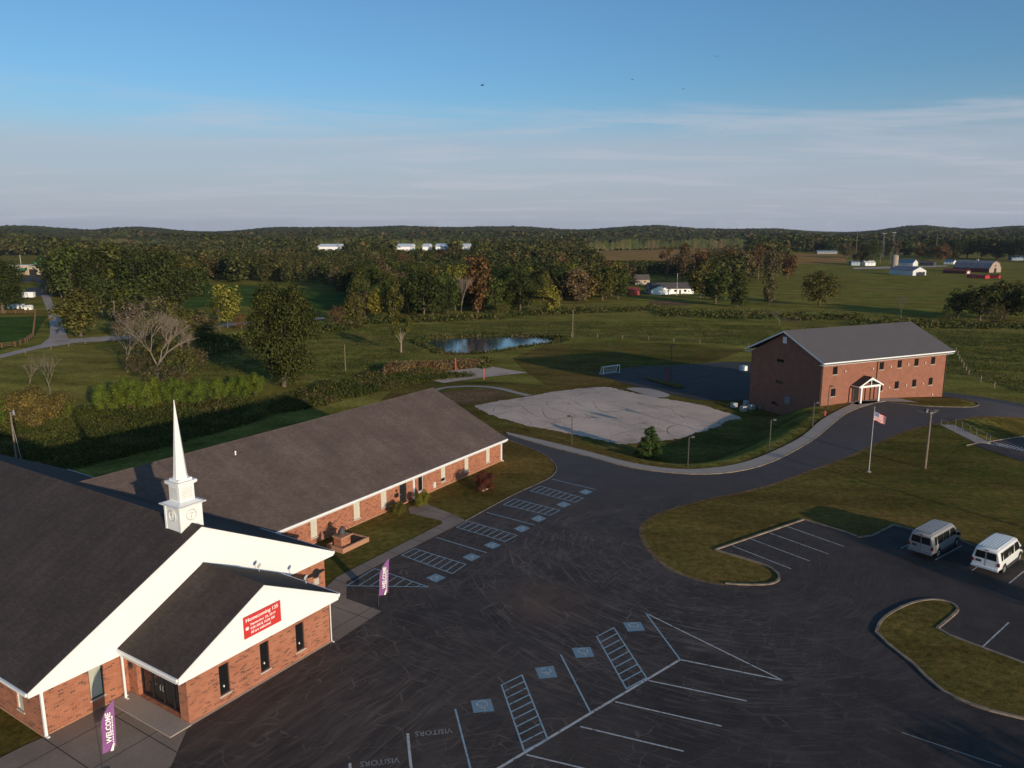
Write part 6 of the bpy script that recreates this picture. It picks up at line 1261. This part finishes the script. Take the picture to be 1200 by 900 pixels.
# ---- brush, weeds, tufts
def scatter(poly,n,hmin,hmax,q,k=5,up=.5,clump=.45,prefer=None):
    P=np.array(poly); x0,y0=P.min(0);x1,y1=P.max(0); X=rng.uniform(x0,x1,n*3);Y=rng.uniform(y0,y1,n*3); m_=sdist(P,X,Y)<0; X=X[m_][:n];Y=Y[m_][:n]
    dn=vn(X/5,Y/5)+.5*vn(X/2,Y/2); m_=dn>rng.uniform(.1,1.1,len(X)); X=X[m_];Y=Y[m_]
    Z=hz(X,Y); hh=rng.uniform(hmin,hmax,len(X))*(.45+.8*vn(X/6+5,Y/6)); n_=len(X)
    Pt=np.stack([np.repeat(X,k)+rng.normal(size=n_*k)*clump,np.repeat(Y,k)+rng.normal(size=n_*k)*clump,np.repeat(Z,k)+np.repeat(hh,k)*rng.uniform(.15,1,n_*k)],-1)
    Nn=rng.normal(size=(n_*k,3)); Nn[:,2]=np.abs(Nn[:,2])*up; Nn/=np.linalg.norm(Nn,axis=1,keepdims=True); return quads(Pt,Nn,q*rng.uniform(.6,1.4,n_*k))
def stuff(name,V,mat,label): o=arr_mesh(name,V,4,mat); o['kind']='stuff'; o['label']=label; return o
BR=ats([(-60,500),(0,497),(100,478),(300,470),(385,452),(450,441),(500,446),(480,452),(430,463),(330,484),(240,512),(150,535),(60,556),(-30,566),(-80,560)])
stuff('brush',np.concatenate([scatter(BR,34000,.2,.9,.20,8),scatter(BR,900,.8,1.5,.3,14,.5,.6),scatter(ats([(380,452),(450,438),(500,436),(560,441),(500,447),(440,460),(370,478),(330,484)]),9000,.4,1.4,.26,9)]),'brush','overgrown weeds and brush behind the office wing')
stuff('dry_reeds',scatter(ats([(449,443),(480,438),(560,431),(566,428),(540,428),(470,432),(452,435)]),4200,.9,2.0,.34,10,.12,.3),'reed','reddish dry reeds beside the sand court')
pb=[tuple(p) for p in POND]; ring=np.array(pb); cen=ring.mean(0)
Vp=[]
for s_ in(1.0,): 
    n_=1500; i=rng.integers(len(ring),size=n_); f=rng.random(n_)[:,None]; p=ring[i]*(1-f)+ring[(i+1)%len(ring)]*f; dd_=p-cen; p=p+dd_/np.linalg.norm(dd_,axis=1,keepdims=True)*rng.uniform(.2,4.5,n_)[:,None]; z=hz(p[:,0],p[:,1]); Pt=np.repeat(np.c_[p,z],5,0)+rng.normal(size=(n_*5,3))*.3; Pt[:,2]+=.2; Nn=rng.normal(size=(n_*5,3)); Nn/=np.linalg.norm(Nn,axis=1,keepdims=True); Vp.append(quads(Pt,Nn,.5*rng.uniform(.6,1.4,n_*5)))
Vp.append(scatter(ats([(568,433),(574,429),(575,424),(556,425),(548,428)]),500,.5,1.4,.45,8))
stuff('pond_bank_weeds',np.concatenate(Vp),'brush','weeds round the pond bank')
hr=[scatter(ats(q),n_,.5,2.2,.7,10,.5,.9) for q,n_ in (([(770,364),(860,366),(1010,371),(1010,377),(860,374),(770,371)],700),([(1000,376),(1200,381),(1320,384),(1320,390),(1200,387),(1000,383)],600),([(600,366),(770,361),(770,364),(600,371)],700),([(395,376),(600,370),(600,374),(395,382)],900),([(235,398),(330,388),(420,378),(425,384),(330,396),(240,420)],900))]
stuff('hedgerow_scrub',np.concatenate(hr),'brush','low scrub along the old fence lines of the pasture')
# coarse grass tufts on the pasture
PA=ats([(210,440),(230,400),(400,385),(600,376),(1000,383),(1200,390),(1320,400),(1320,470),(1200,462),(1130,440),(880,405),(700,396),(520,394),(490,415),(460,432),(400,448)])
stuff('pasture_grass',scatter(PA,60000,.10,.34,.22,4,.5,.4),'brush','coarse pasture grass beyond the lots')
# ------------------------------------------------------------ air
m=bpy.data.materials.new('haze_air'); m.use_nodes=True; nt=m.node_tree; nt.nodes.clear(); ou=nt.nodes.new('ShaderNodeOutputMaterial'); pv=nt.nodes.new('ShaderNodeVolumePrincipled'); pv.inputs['Density'].default_value=HAZE; pv.inputs['Color'].default_value=(.72,.82,1,1); pv.inputs['Anisotropy'].default_value=.2
nt.links.new(pv.outputs[0],ou.inputs['Volume']); MT['haze']=m
if HAZE>0:
    o=MB().box(-9500,9500,-450,9900,-12,125).build('haze',['haze']); o['kind']='stuff'; o['label']='thin evening haze over the countryside'
